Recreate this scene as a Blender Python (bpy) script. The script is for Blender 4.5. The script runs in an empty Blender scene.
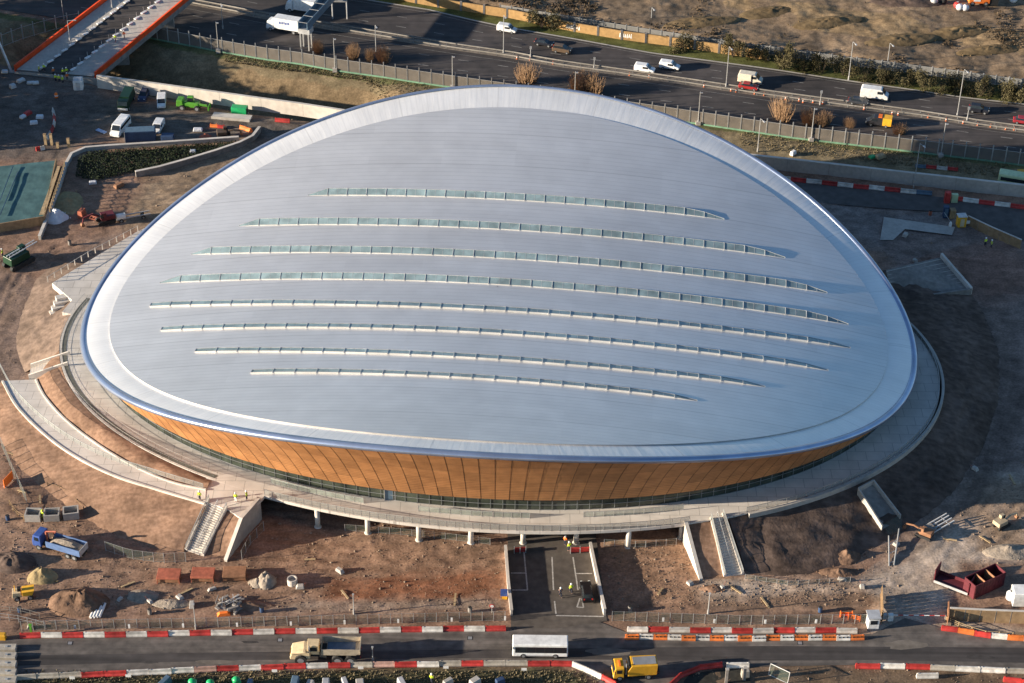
import bpy, math, random
import numpy as np
from mathutils import Vector, Matrix, Euler
random.seed(7)
R = math.radians
sc = bpy.context.scene
col = sc.collection
# ---------------------------------------------------------------- camera
FPX, PITCH, ROLL, HCAM = 2000.0, R(35.8), R(0.7), 213.8
CAM = Vector((0, -HCAM / math.tan(PITCH), HCAM))
Fv = Vector((0, math.cos(PITCH), -math.sin(PITCH)))
Rv0 = Vector((1, 0, 0)); Uv0 = Rv0.cross(Fv)
Rv = math.cos(ROLL) * Rv0 + math.sin(ROLL) * Uv0
Uv = -math.sin(ROLL) * Rv0 + math.cos(ROLL) * Uv0
cd = bpy.data.cameras.new('camera'); cam = bpy.data.objects.new('camera', cd); col.objects.link(cam)
cd.sensor_width = 36; cd.lens = 36 * FPX / 1024; cd.clip_start = 1; cd.clip_end = 8000
m = Matrix((Rv, Uv, -Fv)).transposed().to_4x4(); m.translation = CAM; cam.matrix_world = m
sc.camera = cam
def G(px, py, z=0.0):
    px, py, z = float(px), float(py), float(z)
    v = Fv + (px - 512) / FPX * Rv - (py - 341.5) / FPX * Uv
    return CAM + v * ((z - HCAM) / v.z)
def PX(x, y, z):
    d = Vector((x, y, z)) - CAM; w = d.dot(Fv)
    return 512 + FPX * d.dot(Rv) / w, 341.5 - FPX * d.dot(Uv) / w
def PXn(x, y, z):
    d = [x - CAM.x, y - CAM.y, z - CAM.z]; dt = lambda v: d[0] * v.x + d[1] * v.y + d[2] * v.z
    w = dt(Fv); return 512 + FPX * dt(Rv) / w, 341.5 - FPX * dt(Uv) / w
def P2(p): return (p.x, p.y)
# ---------------------------------------------------------------- noise
def _h(i, j, s):
    n = (i * 374761393 + j * 668265263 + s * 1274126177) & 0x7fffffff
    n = (n ^ (n >> 13)) * 1274126177 & 0x7fffffff
    return ((n ^ (n >> 16)) & 0xffff) / 65535.0
def vnoise(x, y, s=0):
    x = np.asarray(x, float); y = np.asarray(y, float)
    i = np.floor(x).astype(np.int64); j = np.floor(y).astype(np.int64)
    fx = x - i; fy = y - j; fx = fx * fx * (3 - 2 * fx); fy = fy * fy * (3 - 2 * fy)
    a = _h(i, j, s); b = _h(i + 1, j, s); c = _h(i, j + 1, s); d = _h(i + 1, j + 1, s)
    return (a * (1 - fx) + b * fx) * (1 - fy) + (c * (1 - fx) + d * fx) * fy - .5
def fbm(x, y, s=0, o=4):
    t = 0; a = 1.0
    for k in range(o):
        t = t + a * vnoise(np.asarray(x) * 2 ** k, np.asarray(y) * 2 ** k, s + k * 17); a *= .5
    return t
def sstep(a, b, t):
    t = np.clip((t - a) / (b - a), 0, 1); return t * t * (3 - 2 * t)
def inpoly(px, py, poly):
    r = np.zeros(np.shape(px), bool); n = len(poly)
    for k in range(n):
        x0, y0 = poly[k]; x1, y1 = poly[(k + 1) % n]
        if y0 == y1: continue
        c = ((y0 > py) != (y1 > py)) & (px < (x1 - x0) * (py - y0) / (y1 - y0) + x0); r ^= c
    return r
def pdist(x, y, pts):
    best = np.full(np.shape(x), 1e9)
    for (ax, ay), (bx, by) in zip(pts, pts[1:]):
        dx, dy = bx - ax, by - ay; t = np.clip(((x - ax) * dx + (y - ay) * dy) / (dx * dx + dy * dy), 0, 1)
        best = np.minimum(best, np.hypot(x - ax - t * dx, y - ay - t * dy))
    return best
# ---------------------------------------------------------------- materials
MATS = {}
def mat(name, c, rough=.8, metal=0., var=.18, sc_=1.2, bump=0., bsc=6., spec=.4, emit=None, c2=None, big=0.12, alpha=None, streak=None):
    if name in MATS: return MATS[name]
    m = bpy.data.materials.new(name); m.use_nodes = True; nt = m.node_tree; N = nt.nodes; L = nt.links
    b = N['Principled BSDF']; b.inputs['Roughness'].default_value = rough; b.inputs['Metallic'].default_value = metal
    b.inputs['Specular IOR Level'].default_value = spec
    g = N.new('ShaderNodeNewGeometry')
    n1 = N.new('ShaderNodeTexNoise'); n1.inputs['Scale'].default_value = sc_; n1.inputs['Detail'].default_value = 5
    L.new(g.outputs['Position'], n1.inputs['Vector'])
    mx = N.new('ShaderNodeMix'); mx.data_type = 'RGBA'
    ca = [max(0, v * (1 - var)) for v in c]; cb = [min(1, v * (1 + var)) for v in (c2 or c)]
    mx.inputs[6].default_value = (*ca, 1); mx.inputs[7].default_value = (*cb, 1)
    mr = N.new('ShaderNodeMapRange'); mr.inputs[1].default_value = .3; mr.inputs[2].default_value = .7
    L.new(n1.outputs['Fac'], mr.inputs[0]); L.new(mr.outputs[0], mx.inputs[0])
    out = mx.outputs[2]
    if big:
        n2 = N.new('ShaderNodeTexNoise'); n2.inputs['Scale'].default_value = sc_ * .13; n2.inputs['Detail'].default_value = 3
        L.new(g.outputs['Position'], n2.inputs['Vector'])
        m2 = N.new('ShaderNodeMapRange'); m2.inputs[1].default_value = .35; m2.inputs[2].default_value = .65
        m2.inputs[3].default_value = 1 - big; m2.inputs[4].default_value = 1 + big; L.new(n2.outputs['Fac'], m2.inputs[0])
        hv = N.new('ShaderNodeHueSaturation'); L.new(out, hv.inputs['Color']); L.new(m2.outputs[0], hv.inputs['Value']); out = hv.outputs[0]
    if streak:
        mp = N.new('ShaderNodeMapping'); mp.inputs['Scale'].default_value = (streak[0], streak[1], 1); mp.inputs['Rotation'].default_value = (0, 0, streak[3]); L.new(g.outputs['Position'], mp.inputs[0])
        tn = N.new('ShaderNodeTexNoise'); tn.inputs['Scale'].default_value = 1; tn.inputs['Detail'].default_value = 4; L.new(mp.outputs[0], tn.inputs['Vector'])
        sm = N.new('ShaderNodeMapRange'); sm.inputs[1].default_value = .35; sm.inputs[2].default_value = .65; sm.inputs[3].default_value = 1 - streak[2]; sm.inputs[4].default_value = 1 + streak[2]; L.new(tn.outputs[0], sm.inputs[0])
        h2 = N.new('ShaderNodeHueSaturation'); L.new(out, h2.inputs['Color']); L.new(sm.outputs[0], h2.inputs['Value']); out = h2.outputs[0]
    L.new(out, b.inputs['Base Color'])
    if bump:
        n3 = N.new('ShaderNodeTexNoise'); n3.inputs['Scale'].default_value = bsc; n3.inputs['Detail'].default_value = 6
        L.new(g.outputs['Position'], n3.inputs['Vector'])
        bp = N.new('ShaderNodeBump'); bp.inputs['Strength'].default_value = 1; bp.inputs['Distance'].default_value = bump
        L.new(n3.outputs['Fac'], bp.inputs['Height']); L.new(bp.outputs[0], b.inputs['Normal'])
    if alpha is not None:
        tr = N.new('ShaderNodeBsdfTransparent'); ms = N.new('ShaderNodeMixShader'); ms.inputs[0].default_value = alpha
        L.new(tr.outputs[0], ms.inputs[1]); L.new(b.outputs[0], ms.inputs[2]); L.new(ms.outputs[0], N['Material Output'].inputs[0])
    if emit: b.inputs['Emission Color'].default_value = (*emit, 1); b.inputs['Emission Strength'].default_value = 1
    MATS[name] = m; return m
def paint(c, rough=.4): return mat('paint_%02d_%02d_%02d' % tuple(int(99 * v) for v in c), c, rough, 0, .14, 1.6, spec=.45, big=.1)
M = dict(
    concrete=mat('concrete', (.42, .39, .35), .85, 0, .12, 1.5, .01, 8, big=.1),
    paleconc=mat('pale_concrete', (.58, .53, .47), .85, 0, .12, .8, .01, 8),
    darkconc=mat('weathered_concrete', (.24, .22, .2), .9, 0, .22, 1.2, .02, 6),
    asphalt=mat('asphalt', (.112, .098, .088), .85, 0, .22, .7, .01, 9, big=.25, c2=(.132, .114, .1), streak=(.04, 1.1, .22, .02)),
    wetasphalt=mat('dark_asphalt', (.058, .051, .048), .8, 0, .2, .5, .01, 9, big=.2, streak=(.04, 1.3, .22, .02)),
    motorway=mat('motorway_asphalt', (.05, .044, .043), .85, 0, .18, .3, .008, 9, big=.25, c2=(.062, .053, .05), streak=(.03, .9, .2, .25)),
    galv=mat('galvanised_steel', (.5, .5, .49), .5, .5, .1),
    greysteel=mat('grey_steel', (.3, .31, .32), .5, .3, .1),
    whitepaint=paint((.8, .79, .76)), black=mat('black_rubber', (.025, .025, .025), .8, 0, .2),
    glass=mat('dark_glass', (.02, .025, .03), .08, 0, .1, spec=.6, big=0),
    red=mat('red_barrier_plastic', (.46, .042, .036), .55, 0, .34, 1.0, big=.28),
    white=mat('white_barrier_plastic', (.62, .585, .53), .6, 0, .32, 1.0, big=.25),
    dull=mat('dirty_concrete_barrier', (.4, .36, .3), .85, 0, .22, 1.5, .01),
    pink=mat('faded_red_barrier', (.5, .3, .24), .7, 0, .2, 1.5),
    orange=mat('orange_barrier_plastic', (.68, .18, .04), .55, 0, .3, 1.0, big=.25),
    yellow=mat('yellow_machine_paint', (.72, .38, .03), .45, 0, .12, 1.5),
    beige=mat('pale_beige_machine_paint', (.62, .48, .29), .5, 0, .15, 1.5),
    blue=paint((.05, .1, .32)), navy=mat('navy_steel', (.03, .06, .13), .55, 0, .15), green=paint((.1, .32, .035)),
    dkgreen=paint((.01, .04, .02)), emerald=paint((.02, .38, .13)), maroon=mat('maroon_steel', (.115, .02, .028), .6, 0, .2),
    rust=mat('rust_red_steel', (.4, .12, .07), .75, 0, .25, 1.5, .01), brownsteel=mat('rust_brown_steel', (.3, .15, .08), .8, 0, .25, 1.5, .01),
    wood=mat('weathered_timber', (.3, .2, .11), .8, 0, .25, 1.2), palewood=mat('pale_timber', (.44, .32, .18), .8, 0, .25, 1.5),
    orangesteel=mat('orange_bridge_paint', (.72, .075, .014), .5, 0, .15, .6), hiyel=mat('hi_vis_yellow', (.62, .85, .03), .7, 0, .08),
    coneo=mat('dull_orange_cone', (.5, .15, .06), .7, 0, .15), hiora=mat('hi_vis_orange', (.9, .2, .03), .7, 0, .08), skin=mat('skin', (.5, .3, .22), .6, 0, .05), trouser=mat('navy_cloth', (.025, .03, .05), .9, 0, .1),
    bark=mat('bark', (.09, .065, .045), .95, 0, .3, 4, .02), twig=mat('russet_twigs', (.29, .18, .1), .9, 0, .3, 2),
    leaf=mat('olive_leaves', (.05, .045, .021), .85, 0, .45, .8, spec=.2, c2=(.085, .072, .034)), scrub=mat('heath_scrub', (.07, .05, .032), .9, 0, .4, .6, spec=.1, c2=(.11, .08, .05)), dullgalv=mat('dull_guard_rail', (.3, .28, .25), .6, .3, .15), ivy=mat('ivy_leaves', (.02, .03, .012), .8, 0, .4, 1.2, spec=.2),
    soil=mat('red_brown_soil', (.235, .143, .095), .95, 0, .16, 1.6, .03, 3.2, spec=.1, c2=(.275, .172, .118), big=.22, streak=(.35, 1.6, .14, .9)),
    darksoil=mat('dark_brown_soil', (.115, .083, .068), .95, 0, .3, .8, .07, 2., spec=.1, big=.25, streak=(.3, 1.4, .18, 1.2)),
    heapsoil=mat('spoil_soil', (.185, .115, .078), .95, 0, .3, 1.6, .08, 3.0, spec=.1, big=.25), sand=mat('yellow_sand', (.34, .26, .14), .95, 0, .2, 1.2, .08, 2.5, spec=.1), gravelm=mat('grey_gravel', (.3, .25, .2), .95, 0, .25, 1.5, .08, 4, spec=.1),
    mesh=mat('mesh_panel', (.175, .155, .13), .7, 0, .15, .6, alpha=.72), sitemesh=mat('site_mesh', (.16, .2, .16), .7, 0, .15, .6, alpha=.22), finemesh=mat('fine_mesh', (.27, .3, .29), .6, 0, .1, alpha=.45),
    farmesh=mat('far_mesh', (.25, .25, .24), .7, 0, .12, .6, alpha=.75), balglass=mat('balustrade_glass', (.3, .34, .3), .2, 0, .25, .8, alpha=.6), teal=mat('teal_netting', (.055, .125, .13), .8, 0, .18, .5, .04, 1.2, c2=(.075, .155, .155)),
    tarp=mat('pale_tarpaulin', (.62, .62, .64), .5, 0, .1, 1.5, .1, 1.5), blockwork=mat('ochre_brick_wall', (.36, .22, .09), .9, 0, .18, 1.2),
    lightgreen=paint((.5, .6, .35)), bluegrey=paint((.1, .16, .22)), lead=mat('lamp_head', (.55, .55, .55), .4, .3))
# ---------------------------------------------------------------- mesh builder
class MB:
    def __init__(s): s.v = []; s.f = []; s.uv = None
    def add(s, vs, fs):
        b = len(s.v); s.v += [tuple(x) for x in vs]; s.f += [tuple(b + i for i in f) for f in fs]; return s
    def box(s, c, d, rz=0, tx=1, ty=1, sx=0):
        cx, cy, cz = c; a, b, h = d[0] / 2, d[1] / 2, d[2]; co, si = math.cos(rz), math.sin(rz); vs = []
        for zz, kx, ky, ox in ((0, 1, 1, 0), (h, tx, ty, sx)):
            for x, y in ((-a, -b), (a, -b), (a, b), (-a, b)):
                x = x * kx + ox; y = y * ky; vs.append((cx + x * co - y * si, cy + x * si + y * co, cz + zz))
        return s.add(vs, [(3, 2, 1, 0), (4, 5, 6, 7), (0, 1, 5, 4), (1, 2, 6, 5), (2, 3, 7, 6), (3, 0, 4, 7)])
    def tube(s, a, b, r, n=6, r2=None):
        a = Vector(a); b = Vector(b); d = (b - a); r2 = r if r2 is None else r2
        if d.length < 1e-6: return s
        u = d.orthogonal().normalized(); w = d.normalized().cross(u); vs = []
        for p, rr in ((a, r), (b, r2)):
            for k in range(n):
                t = 2 * math.pi * k / n; vs.append(p + (u * math.cos(t) + w * math.sin(t)) * rr)
        return s.add(vs, [(k, (k + 1) % n, n + (k + 1) % n, n + k) for k in range(n)] + [tuple(range(n - 1, -1, -1)), tuple(range(n, 2 * n))])
    def path(s, pts, r, n=5):
        for a, b in zip(pts, pts[1:]): s.tube(a, b, r, n)
        return s
    def prism(s, prof, y0, y1, k=1.0):
        n = len(prof); vs = [(x, y0, z) for x, z in prof] + [(x, y1, z) for x, z in prof]
        return s.add(vs, [tuple(range(n)), tuple(range(2 * n - 1, n - 1, -1))] + [((i + 1) % n, i, n + i, n + (i + 1) % n) for i in range(n)])
    def lathe(s, prof, c=(0, 0, 0), n=12):
        vs = []
        for r, z in prof:
            for k in range(n): t = 2 * math.pi * k / n; vs.append((c[0] + r * math.cos(t), c[1] + r * math.sin(t), c[2] + z))
        fs = [(j * n + k, j * n + (k + 1) % n, (j + 1) * n + (k + 1) % n, (j + 1) * n + k) for j in range(len(prof) - 1) for k in range(n)]
        return s.add(vs, fs + [tuple(range(n - 1, -1, -1)), tuple(range((len(prof) - 1) * n, len(prof) * n))])
    def wallpath(s, pts, h, t, z0=None, hs=None):
        P = [Vector(p) for p in pts]; n = len(P); vs = []
        for i, p in enumerate(P):
            a = P[max(0, i - 1)]; b = P[min(n - 1, i + 1)]; d = Vector((b.x - a.x, b.y - a.y, 0)).normalized(); nn = Vector((-d.y, d.x, 0)) * t / 2
            hh = hs[i] if hs else h
            for q, z in ((p - nn, 0), (p + nn, 0), (p + nn, hh), (p - nn, hh)): vs.append((q.x, q.y, q.z + z))
        fs = [(0, 1, 2, 3), tuple(4 * (n - 1) + k for k in (3, 2, 1, 0))]
        for i in range(n - 1):
            for k in range(4): fs.append((4 * i + k, 4 * i + 4 + k, 4 * i + 4 + (k + 1) % 4, 4 * i + (k + 1) % 4))
        return s.add(vs, fs)
    def grid(s, rows):
        n = len(rows[0]); b = len(s.v)
        for r in rows: s.v += [tuple(p) for p in r]
        for j in range(len(rows) - 1):
            for i in range(n - 1): s.f.append((b + j * n + i, b + j * n + i + 1, b + (j + 1) * n + i + 1, b + (j + 1) * n + i))
        return s
    def mesh(s, name, m, smooth=False):
        me = bpy.data.meshes.new(name); me.from_pydata(s.v, [], s.f)
        if m: me.materials.append(m)
        if smooth: me.polygons.foreach_set('use_smooth', [True] * len(me.polygons))
        if s.uv is not None:
            ul = me.uv_layers.new(name='UVMap'); li = np.empty(len(me.loops), np.int32); me.loops.foreach_get('vertex_index', li)
            ul.data.foreach_set('uv', np.asarray(s.uv, np.float32)[li].ravel())
        me.update(); return me
    def build(s, name, m, parent=None, smooth=False, bevel=0):
        me = s.mesh(name, m, smooth); return link(name, me, parent, bevel)
def fixn(o):
    import bmesh
    b = bmesh.new(); b.from_mesh(o.data); bmesh.ops.recalc_face_normals(b, faces=b.faces); b.to_mesh(o.data); b.free(); return o
def link(name, me, parent=None, bevel=0):
    o = bpy.data.objects.new(name, me); col.objects.link(o)
    if parent: o.parent = parent
    if bevel:
        b = o.modifiers.new('bevel', 'BEVEL'); b.width = bevel; b.segments = 2; b.limit_method = 'ANGLE'
    return o
def tag(o, label, cat, group=None, kind=None):
    if label: o['label'] = label
    if cat: o['category'] = cat
    if group: o['group'] = group
    if kind: o['kind'] = kind
    return o
def thing(name, label, cat, loc=(0, 0, 0), rz=0, group=None):
    o = bpy.data.objects.new(name, None); col.objects.link(o); o.location = loc; o.rotation_euler = (0, 0, rz); o.empty_display_size = .3
    return tag(o, label, cat, group)
def struct(o): o['kind'] = 'structure'; return o
KIDS = {}
def dup(root, loc, rz, label=None, group=None, s=None):
    if root.name not in KIDS: KIDS[root.name] = [(c, list(c.children)) for c in root.children]
    r = root.copy(); col.objects.link(r); r.location = loc; r.rotation_euler = (0, 0, rz)
    if s: r.scale = s if hasattr(s, '__len__') else (s, s, s)
    if label: r['label'] = label
    if group: r['group'] = group
    for c, gs in KIDS[root.name]:
        d = c.copy(); col.objects.link(d); d.parent = r
        for g in gs: e = g.copy(); col.objects.link(e); e.parent = d
    return r
ORD = 'first second third fourth fifth sixth seventh eighth ninth tenth eleventh twelfth thirteenth fourteenth fifteenth sixteenth seventeenth eighteenth nineteenth twentieth'.split()
def ordw(i):
    if i < 20: return ORD[i]
    t = {2: 'twenty', 3: 'thirty', 4: 'forty', 5: 'fifty', 6: 'sixty', 7: 'seventy'}[(i + 1) // 10]
    return t + ' ' + ORD[(i + 1) % 10 - 1] if (i + 1) % 10 else t[:-1] + 'ieth'
def resample(pts, step):
    P = [Vector(p) for p in pts]; out = [P[0]]; 
    L = [0]
    for a, b in zip(P, P[1:]): L.append(L[-1] + (b - a).length)
    n = max(1, round(L[-1] / step)); k = 0
    for i in range(1, n + 1):
        d = L[-1] * i / n
        while k < len(P) - 2 and L[k + 1] < d: k += 1
        out.append(P[k].lerp(P[k + 1], (d - L[k]) / max(1e-9, L[k + 1] - L[k])))
    return out
def heading(a, b): a = G(*a); b = G(*b); return math.atan2(b.y - a.y, b.x - a.x)
# ---------------------------------------------------------------- light, world
SUN_EL, SUN_AZ = R(11.5), R(10)
sdir = Vector((math.cos(SUN_AZ) * math.cos(SUN_EL), math.sin(SUN_AZ) * math.cos(SUN_EL), -math.sin(SUN_EL)))
sl = bpy.data.lights.new('sun', 'SUN'); sl.energy = 5.0; sl.angle = R(.5); sl.color = (1, .86, .68)
so = bpy.data.objects.new('sun', sl); col.objects.link(so); so.rotation_euler = sdir.to_track_quat('-Z', 'Y').to_euler()
w = bpy.data.worlds.new('World'); sc.world = w; w.use_nodes = True
sk = w.node_tree.nodes.new('ShaderNodeTexSky'); sk.sky_type = 'NISHITA'; sk.sun_disc = False; sk.sun_elevation = SUN_EL; sk.sun_rotation = R(260); sk.ozone_density = 3.2; sk.dust_density = .4
w.node_tree.links.new(sk.outputs[0], w.node_tree.nodes['Background'].inputs[0]); w.node_tree.nodes['Background'].inputs[1].default_value = .07
sc.view_settings.view_transform = 'Standard'; sc.view_settings.look = 'None'; sc.view_settings.gamma = 1; sc.view_settings.exposure = 1.3
# ---------------------------------------------------------------- setting-out lines (pixels of the survey photograph -> ground)
NF_PX = [(-60, 6), (60, 24), (147, 38), (219, 52), (265, 60), (300, 64.5), (335, 71), (382, 77.5), (417, 83), (512, 96.5), (620, 113), (709, 126), (736, 130), (797, 139), (893, 150), (993, 162), (1100, 176)]
FE_PX = [(-60, -66), (100, -42), (250, -18), (363, 0), (431, 11), (468, 20), (496, 26), (512, 29), (570, 39), (652, 54), (768, 69.5), (843, 81), (908, 90), (968, 99), (1024, 105), (1100, 115)]
MD_PX = [(-60, -40), (100, -14), (187, 2), (270, 18), (388, 37), (441, 46), (512, 56), (554, 64), (627, 74), (702, 85), (762, 94), (863, 107.5), (928, 116), (975, 124), (1013, 129), (1100, 140)]
BW_PX = [(330, -14), (431, 6), (512, 18), (569, 30.5), (619, 39), (680, 47), (720, 53), (768, 60)]
FF_PX = [(330, -20), (431, -4), (500, 7), (630, 28.5), (720, 42.5), (768, 49), (804, 53.5), (863, 61), (922, 69), (1000, 79), (1100, 92)]
NF = [G(*p) for p in NF_PX]; FE = [G(*p) for p in FE_PX]; MD = [G(*p) for p in MD_PX]; BW = [G(*p) for p in BW_PX]; FF = [G(*p, 1.6) for p in FF_PX]
for P_ in (NF, FE, MD, FF):
    P_.insert(0, P_[0] + (P_[0] - P_[2]).normalized() * 320); P_.append(P_[-1] + (P_[-1] - P_[-3]).normalized() * 320)
def line_y(P, x): return np.interp(x, [p.x for p in P], [p.y for p in P])
DIP = [P2(G(*p)) for p in [(40, 45), (150, 70), (270, 90), (350, 100)]]
ROADS = [[(-1200, 655), (-80, 634), (505, 622), (505, 530), (592, 530), (606, 616), (627, 626), (872, 626), (900, 612), (1110, 632), (2200, 650), (2200, 710), (1110, 672), (690, 670), (670, 690), (610, 690), (572, 666), (125, 678), (-80, 690), (-1200, 720)]]
CC, CA, CB, CPSI, ZC = (-2.87, -8.8), 78.1, 48.1, -.09, 4.2
def cpt(t, k=0.0, z=ZC):
    x, y = (CA + k) * math.cos(t), (CB + k) * math.sin(t); return Vector((CC[0] + x * math.cos(CPSI) - y * math.sin(CPSI), CC[1] + x * math.sin(CPSI) + y * math.cos(CPSI), z))
def cang(p):
    x, y = p.x - CC[0], p.y - CC[1]; X = x * math.cos(CPSI) + y * math.sin(CPSI); Y = -x * math.sin(CPSI) + y * math.cos(CPSI); return math.atan2(Y / CB, X / CA)
def zg(x, y):
    x = np.asarray(x, float); y = np.asarray(y, float)
    px, py = PXn(x, y, 0.0)
    d = pdist(x, y, DIP); z = -7.5 * np.exp(-(d / 7.0) ** 2)
    df = y - line_y(FF, x)
    hill = sstep(-.3, 2.5, df) * (1 - sstep(150, 190, np.abs(x))); z = z + hill * (1.6 + .9 * np.clip(fbm(x * .06, y * .06, 5), -1, 1) + .25 * fbm(x * .3, y * .3, 8)) * np.where(x > -90, 1, 0)
    road = np.zeros(x.shape, bool)
    for r in ROADS: road |= inpoly(px, py, r)
    dn = y - line_y(NF, x)
    calm = road | ((dn > -.5) & (df < -.5))
    n = .16 * fbm(x * .22, y * .22, 1) + .17 * np.abs(fbm(x * .8, y * .8, 2, 3)) + .07 * vnoise(x * 1.6, y * 1.6, 4)
    ruts = .07 * np.sin((y + 1.5 * vnoise(x * .07, y * .07, 31)) * 3.1) * np.clip(vnoise(x * .08, y * .08, 33) * 4, 0, 1)
    return z + np.where(calm, 0.0, n + ruts)
def Z(x, y):
    i = min(max(int(np.searchsorted(ax, x)) - 1, 0), len(ax) - 2); j = min(max(int(np.searchsorted(ay, y)) - 1, 0), len(ay) - 2)
    fx = (x - ax[i]) / (ax[i + 1] - ax[i]); fy = (y - ay[j]) / (ay[j + 1] - ay[j])
    return float((GZ[j, i] * (1 - fx) + GZ[j, i + 1] * fx) * (1 - fy) + (GZ[j + 1, i] * (1 - fx) + GZ[j + 1, i + 1] * fx) * fy)
def Gz(px, py):
    z = 0.0
    for _ in range(4): p = G(px, py, z); z = Z(p.x, p.y)
    p.z = z - .03; return p
# ---------------------------------------------------------------- ground sheet
def axis(a, b, st):
    c = list(np.arange(a, b, st)); o = []; s_ = st; v = a
    while v > -2600: s_ *= 1.45; v -= s_; o.append(v)
    c = o[::-1] + c; s_ = st; v = c[-1]
    while v < 2600: s_ *= 1.45; v += s_; c.append(v)
    return np.array(c)
ax, ay = axis(-130, 130, .5), axis(-90, 156, .5)
GX, GY = np.meshgrid(ax, ay); GZ = zg(GX, GY)
far = np.maximum(np.abs(GX), np.abs(GY - 30)); GZ = np.where(far > 200, 0, GZ)
px, py = PXn(GX, GY, 0.0)
wx = px + 9 * fbm(GX * .12, GY * .12, 51); wy = py + 5 * fbm(GX * .12, GY * .12, 52)
WARP = [(sc_ * fbm(GX * fr, GY * fr, 51 + 3 * i) + ox, .6 * sc_ * fbm(GX * fr, GY * fr, 52 + 3 * i) + oy) for i, (sc_, fr, ox, oy) in enumerate([(26, .06, 3, 2), (22, .11, -3, -2), (30, .05, 2, -3), (18, .22, -2, 2), (34, .08, 0, 0)])]
C = np.empty(GX.shape + (3,)); C[:] = (.24, .152, .108)
def paintc(poly, c, k=1.0, w=True):
    m = sum(inpoly(px + a, py + b, poly) * 1.0 for a, b in WARP)[..., None] / len(WARP) * k; C[:] = C * (1 - m) + np.array(c) * m
pale = (.4, .32, .255)
paintc([(-50, 470), (70, 500), (190, 560), (250, 560), (505, 575), (505, 600), (-50, 610)], (.265, .17, .118))
paintc([(255, 520), (505, 545), (505, 590), (330, 570), (255, 560)], (.26, .165, .112))
paintc([(330, 580), (505, 572), (505, 600), (330, 604)], (.25, .118, .068))
paintc([(240, 603), (505, 598), (505, 612), (240, 612)], (.27, .205, .16))
paintc([(600, 535), (700, 540), (740, 580), (850, 585), (850, 610), (620, 605)], (.275, .17, .112))
paintc([(690, 580), (850, 583), (905, 560), (930, 500), (1000, 440), (1040, 420), (1040, 560), (960, 560), (940, 612), (1060, 640), (870, 640), (870, 604), (700, 604)], pale)
paintc([(700, 600), (860, 586), (880, 600), (870, 612), (700, 612)], (.225, .15, .105))
paintc([(960, 480), (1040, 480), (1040, 560), (975, 550)], (.29, .21, .15))
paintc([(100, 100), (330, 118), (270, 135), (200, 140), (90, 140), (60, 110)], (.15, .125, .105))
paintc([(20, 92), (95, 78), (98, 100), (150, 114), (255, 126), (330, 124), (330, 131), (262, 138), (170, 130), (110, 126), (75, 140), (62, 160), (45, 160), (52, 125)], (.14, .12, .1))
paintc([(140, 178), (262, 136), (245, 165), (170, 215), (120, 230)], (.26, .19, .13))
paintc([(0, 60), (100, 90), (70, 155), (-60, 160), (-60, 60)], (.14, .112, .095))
paintc([(-50, 240), (60, 290), (40, 360), (-50, 420)], (.22, .155, .12))
paintc([(0, 370), (30, 300), (90, 240), (130, 225), (80, 290), (40, 370), (-20, 460)], (.225, .16, .125))
paintc([(790, 200), (1060, 215), (1060, 260), (900, 250), (830, 240)], (.19, .16, .145))
paintc([(880, 222), (1060, 240), (1060, 470), (960, 470), (900, 330)], (.22, .165, .14))
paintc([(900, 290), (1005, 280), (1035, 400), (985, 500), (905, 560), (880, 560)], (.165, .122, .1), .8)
paintc([(895, 265), (1000, 240), (1060, 280), (990, 300), (920, 262)], (.24, .145, .11))
paintc([(-60, 676), (120, 676), (340, 668), (572, 666), (612, 690), (612, 720), (-60, 720)], (.07, .065, .035))
paintc([(640, 668), (850, 665), (1060, 675), (1060, 720), (640, 720)], (.15, .105, .07))
D = GY - line_y(NF, GX); DF = GY - line_y(FF, GX); DE = GY - line_y(FE, GX)
wob = 1.6 * fbm(GX * .2, GY * .2, 61)
def blend(mk, c): mk = mk[..., None] * 1.0; C[:] = C * (1 - mk) + np.array(c) * mk
nz = fbm(GX * .15, GY * .15, 71)[..., None]
blend((D > -9 + wob) & (D < 0), (.19, .15, .09)); blend((D > -1.6 + wob * .6) & (D < 1), (.12, .12, .055))
blend((D > -22) & (D < -4 + wob) & (GX < -15) & (pdist(GX, GY, DIP) < 13), (.2, .145, .085))
blend((DE > -.2) & (DF < 0), (.10, .105, .035)); blend((DE > 4.5 + wob * .5) & (DF < 0), (.07, .07, .03))
blend(DF >= 0, (.21, .15, .098)); s2 = (DF > 0) & (fbm(GX * .09, GY * .05, 77) > .12); blend(s2, (.15, .112, .078))
blend((DF > 12) & (DF < 26) & (GX > 30) & (fbm(GX * .05, GY * .08, 78) > -.1), (.25, .175, .1))
near_ = (1 - sstep(132, 175, np.maximum(np.abs(GX), np.abs(GY - 33))))[..., None]
C *= 1 + .28 * nz * near_
C *= 1 + .22 * fbm(GX * .9, GY * .9, 73, 3)[..., None] * near_
TRK = [[(700, 606), (860, 592), (935, 545), (985, 480), (1018, 390)], [(650, 608), (780, 600), (890, 592), (960, 556), (1030, 500)], [(880, 610), (920, 570), (960, 520), (1000, 440), (1010, 330)], [(30, 614), (200, 592), (330, 574), (500, 590)], [(110, 577), (250, 563), (400, 560), (500, 577)], [(320, 548), (400, 565), (470, 556), (500, 548)], [(255, 600), (360, 585), (430, 592), (503, 604)], [(-10, 320), (30, 262), (90, 236), (128, 222)], [(-10, 490), (60, 530), (120, 570), (180, 575)], [(612, 606), (650, 574), (690, 588), (760, 596)], [(60, 150), (90, 118), (160, 117), (260, 130)], [(50, 110), (100, 108), (200, 122), (320, 128)], [(80, 205), (150, 197), (240, 160)], [(890, 246), (960, 262), (1030, 270)], [(905, 240), (980, 300), (1000, 400), (975, 480)], [(930, 640), (905, 610), (930, 560)], [(950, 630), (925, 600), (945, 560)]]
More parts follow.
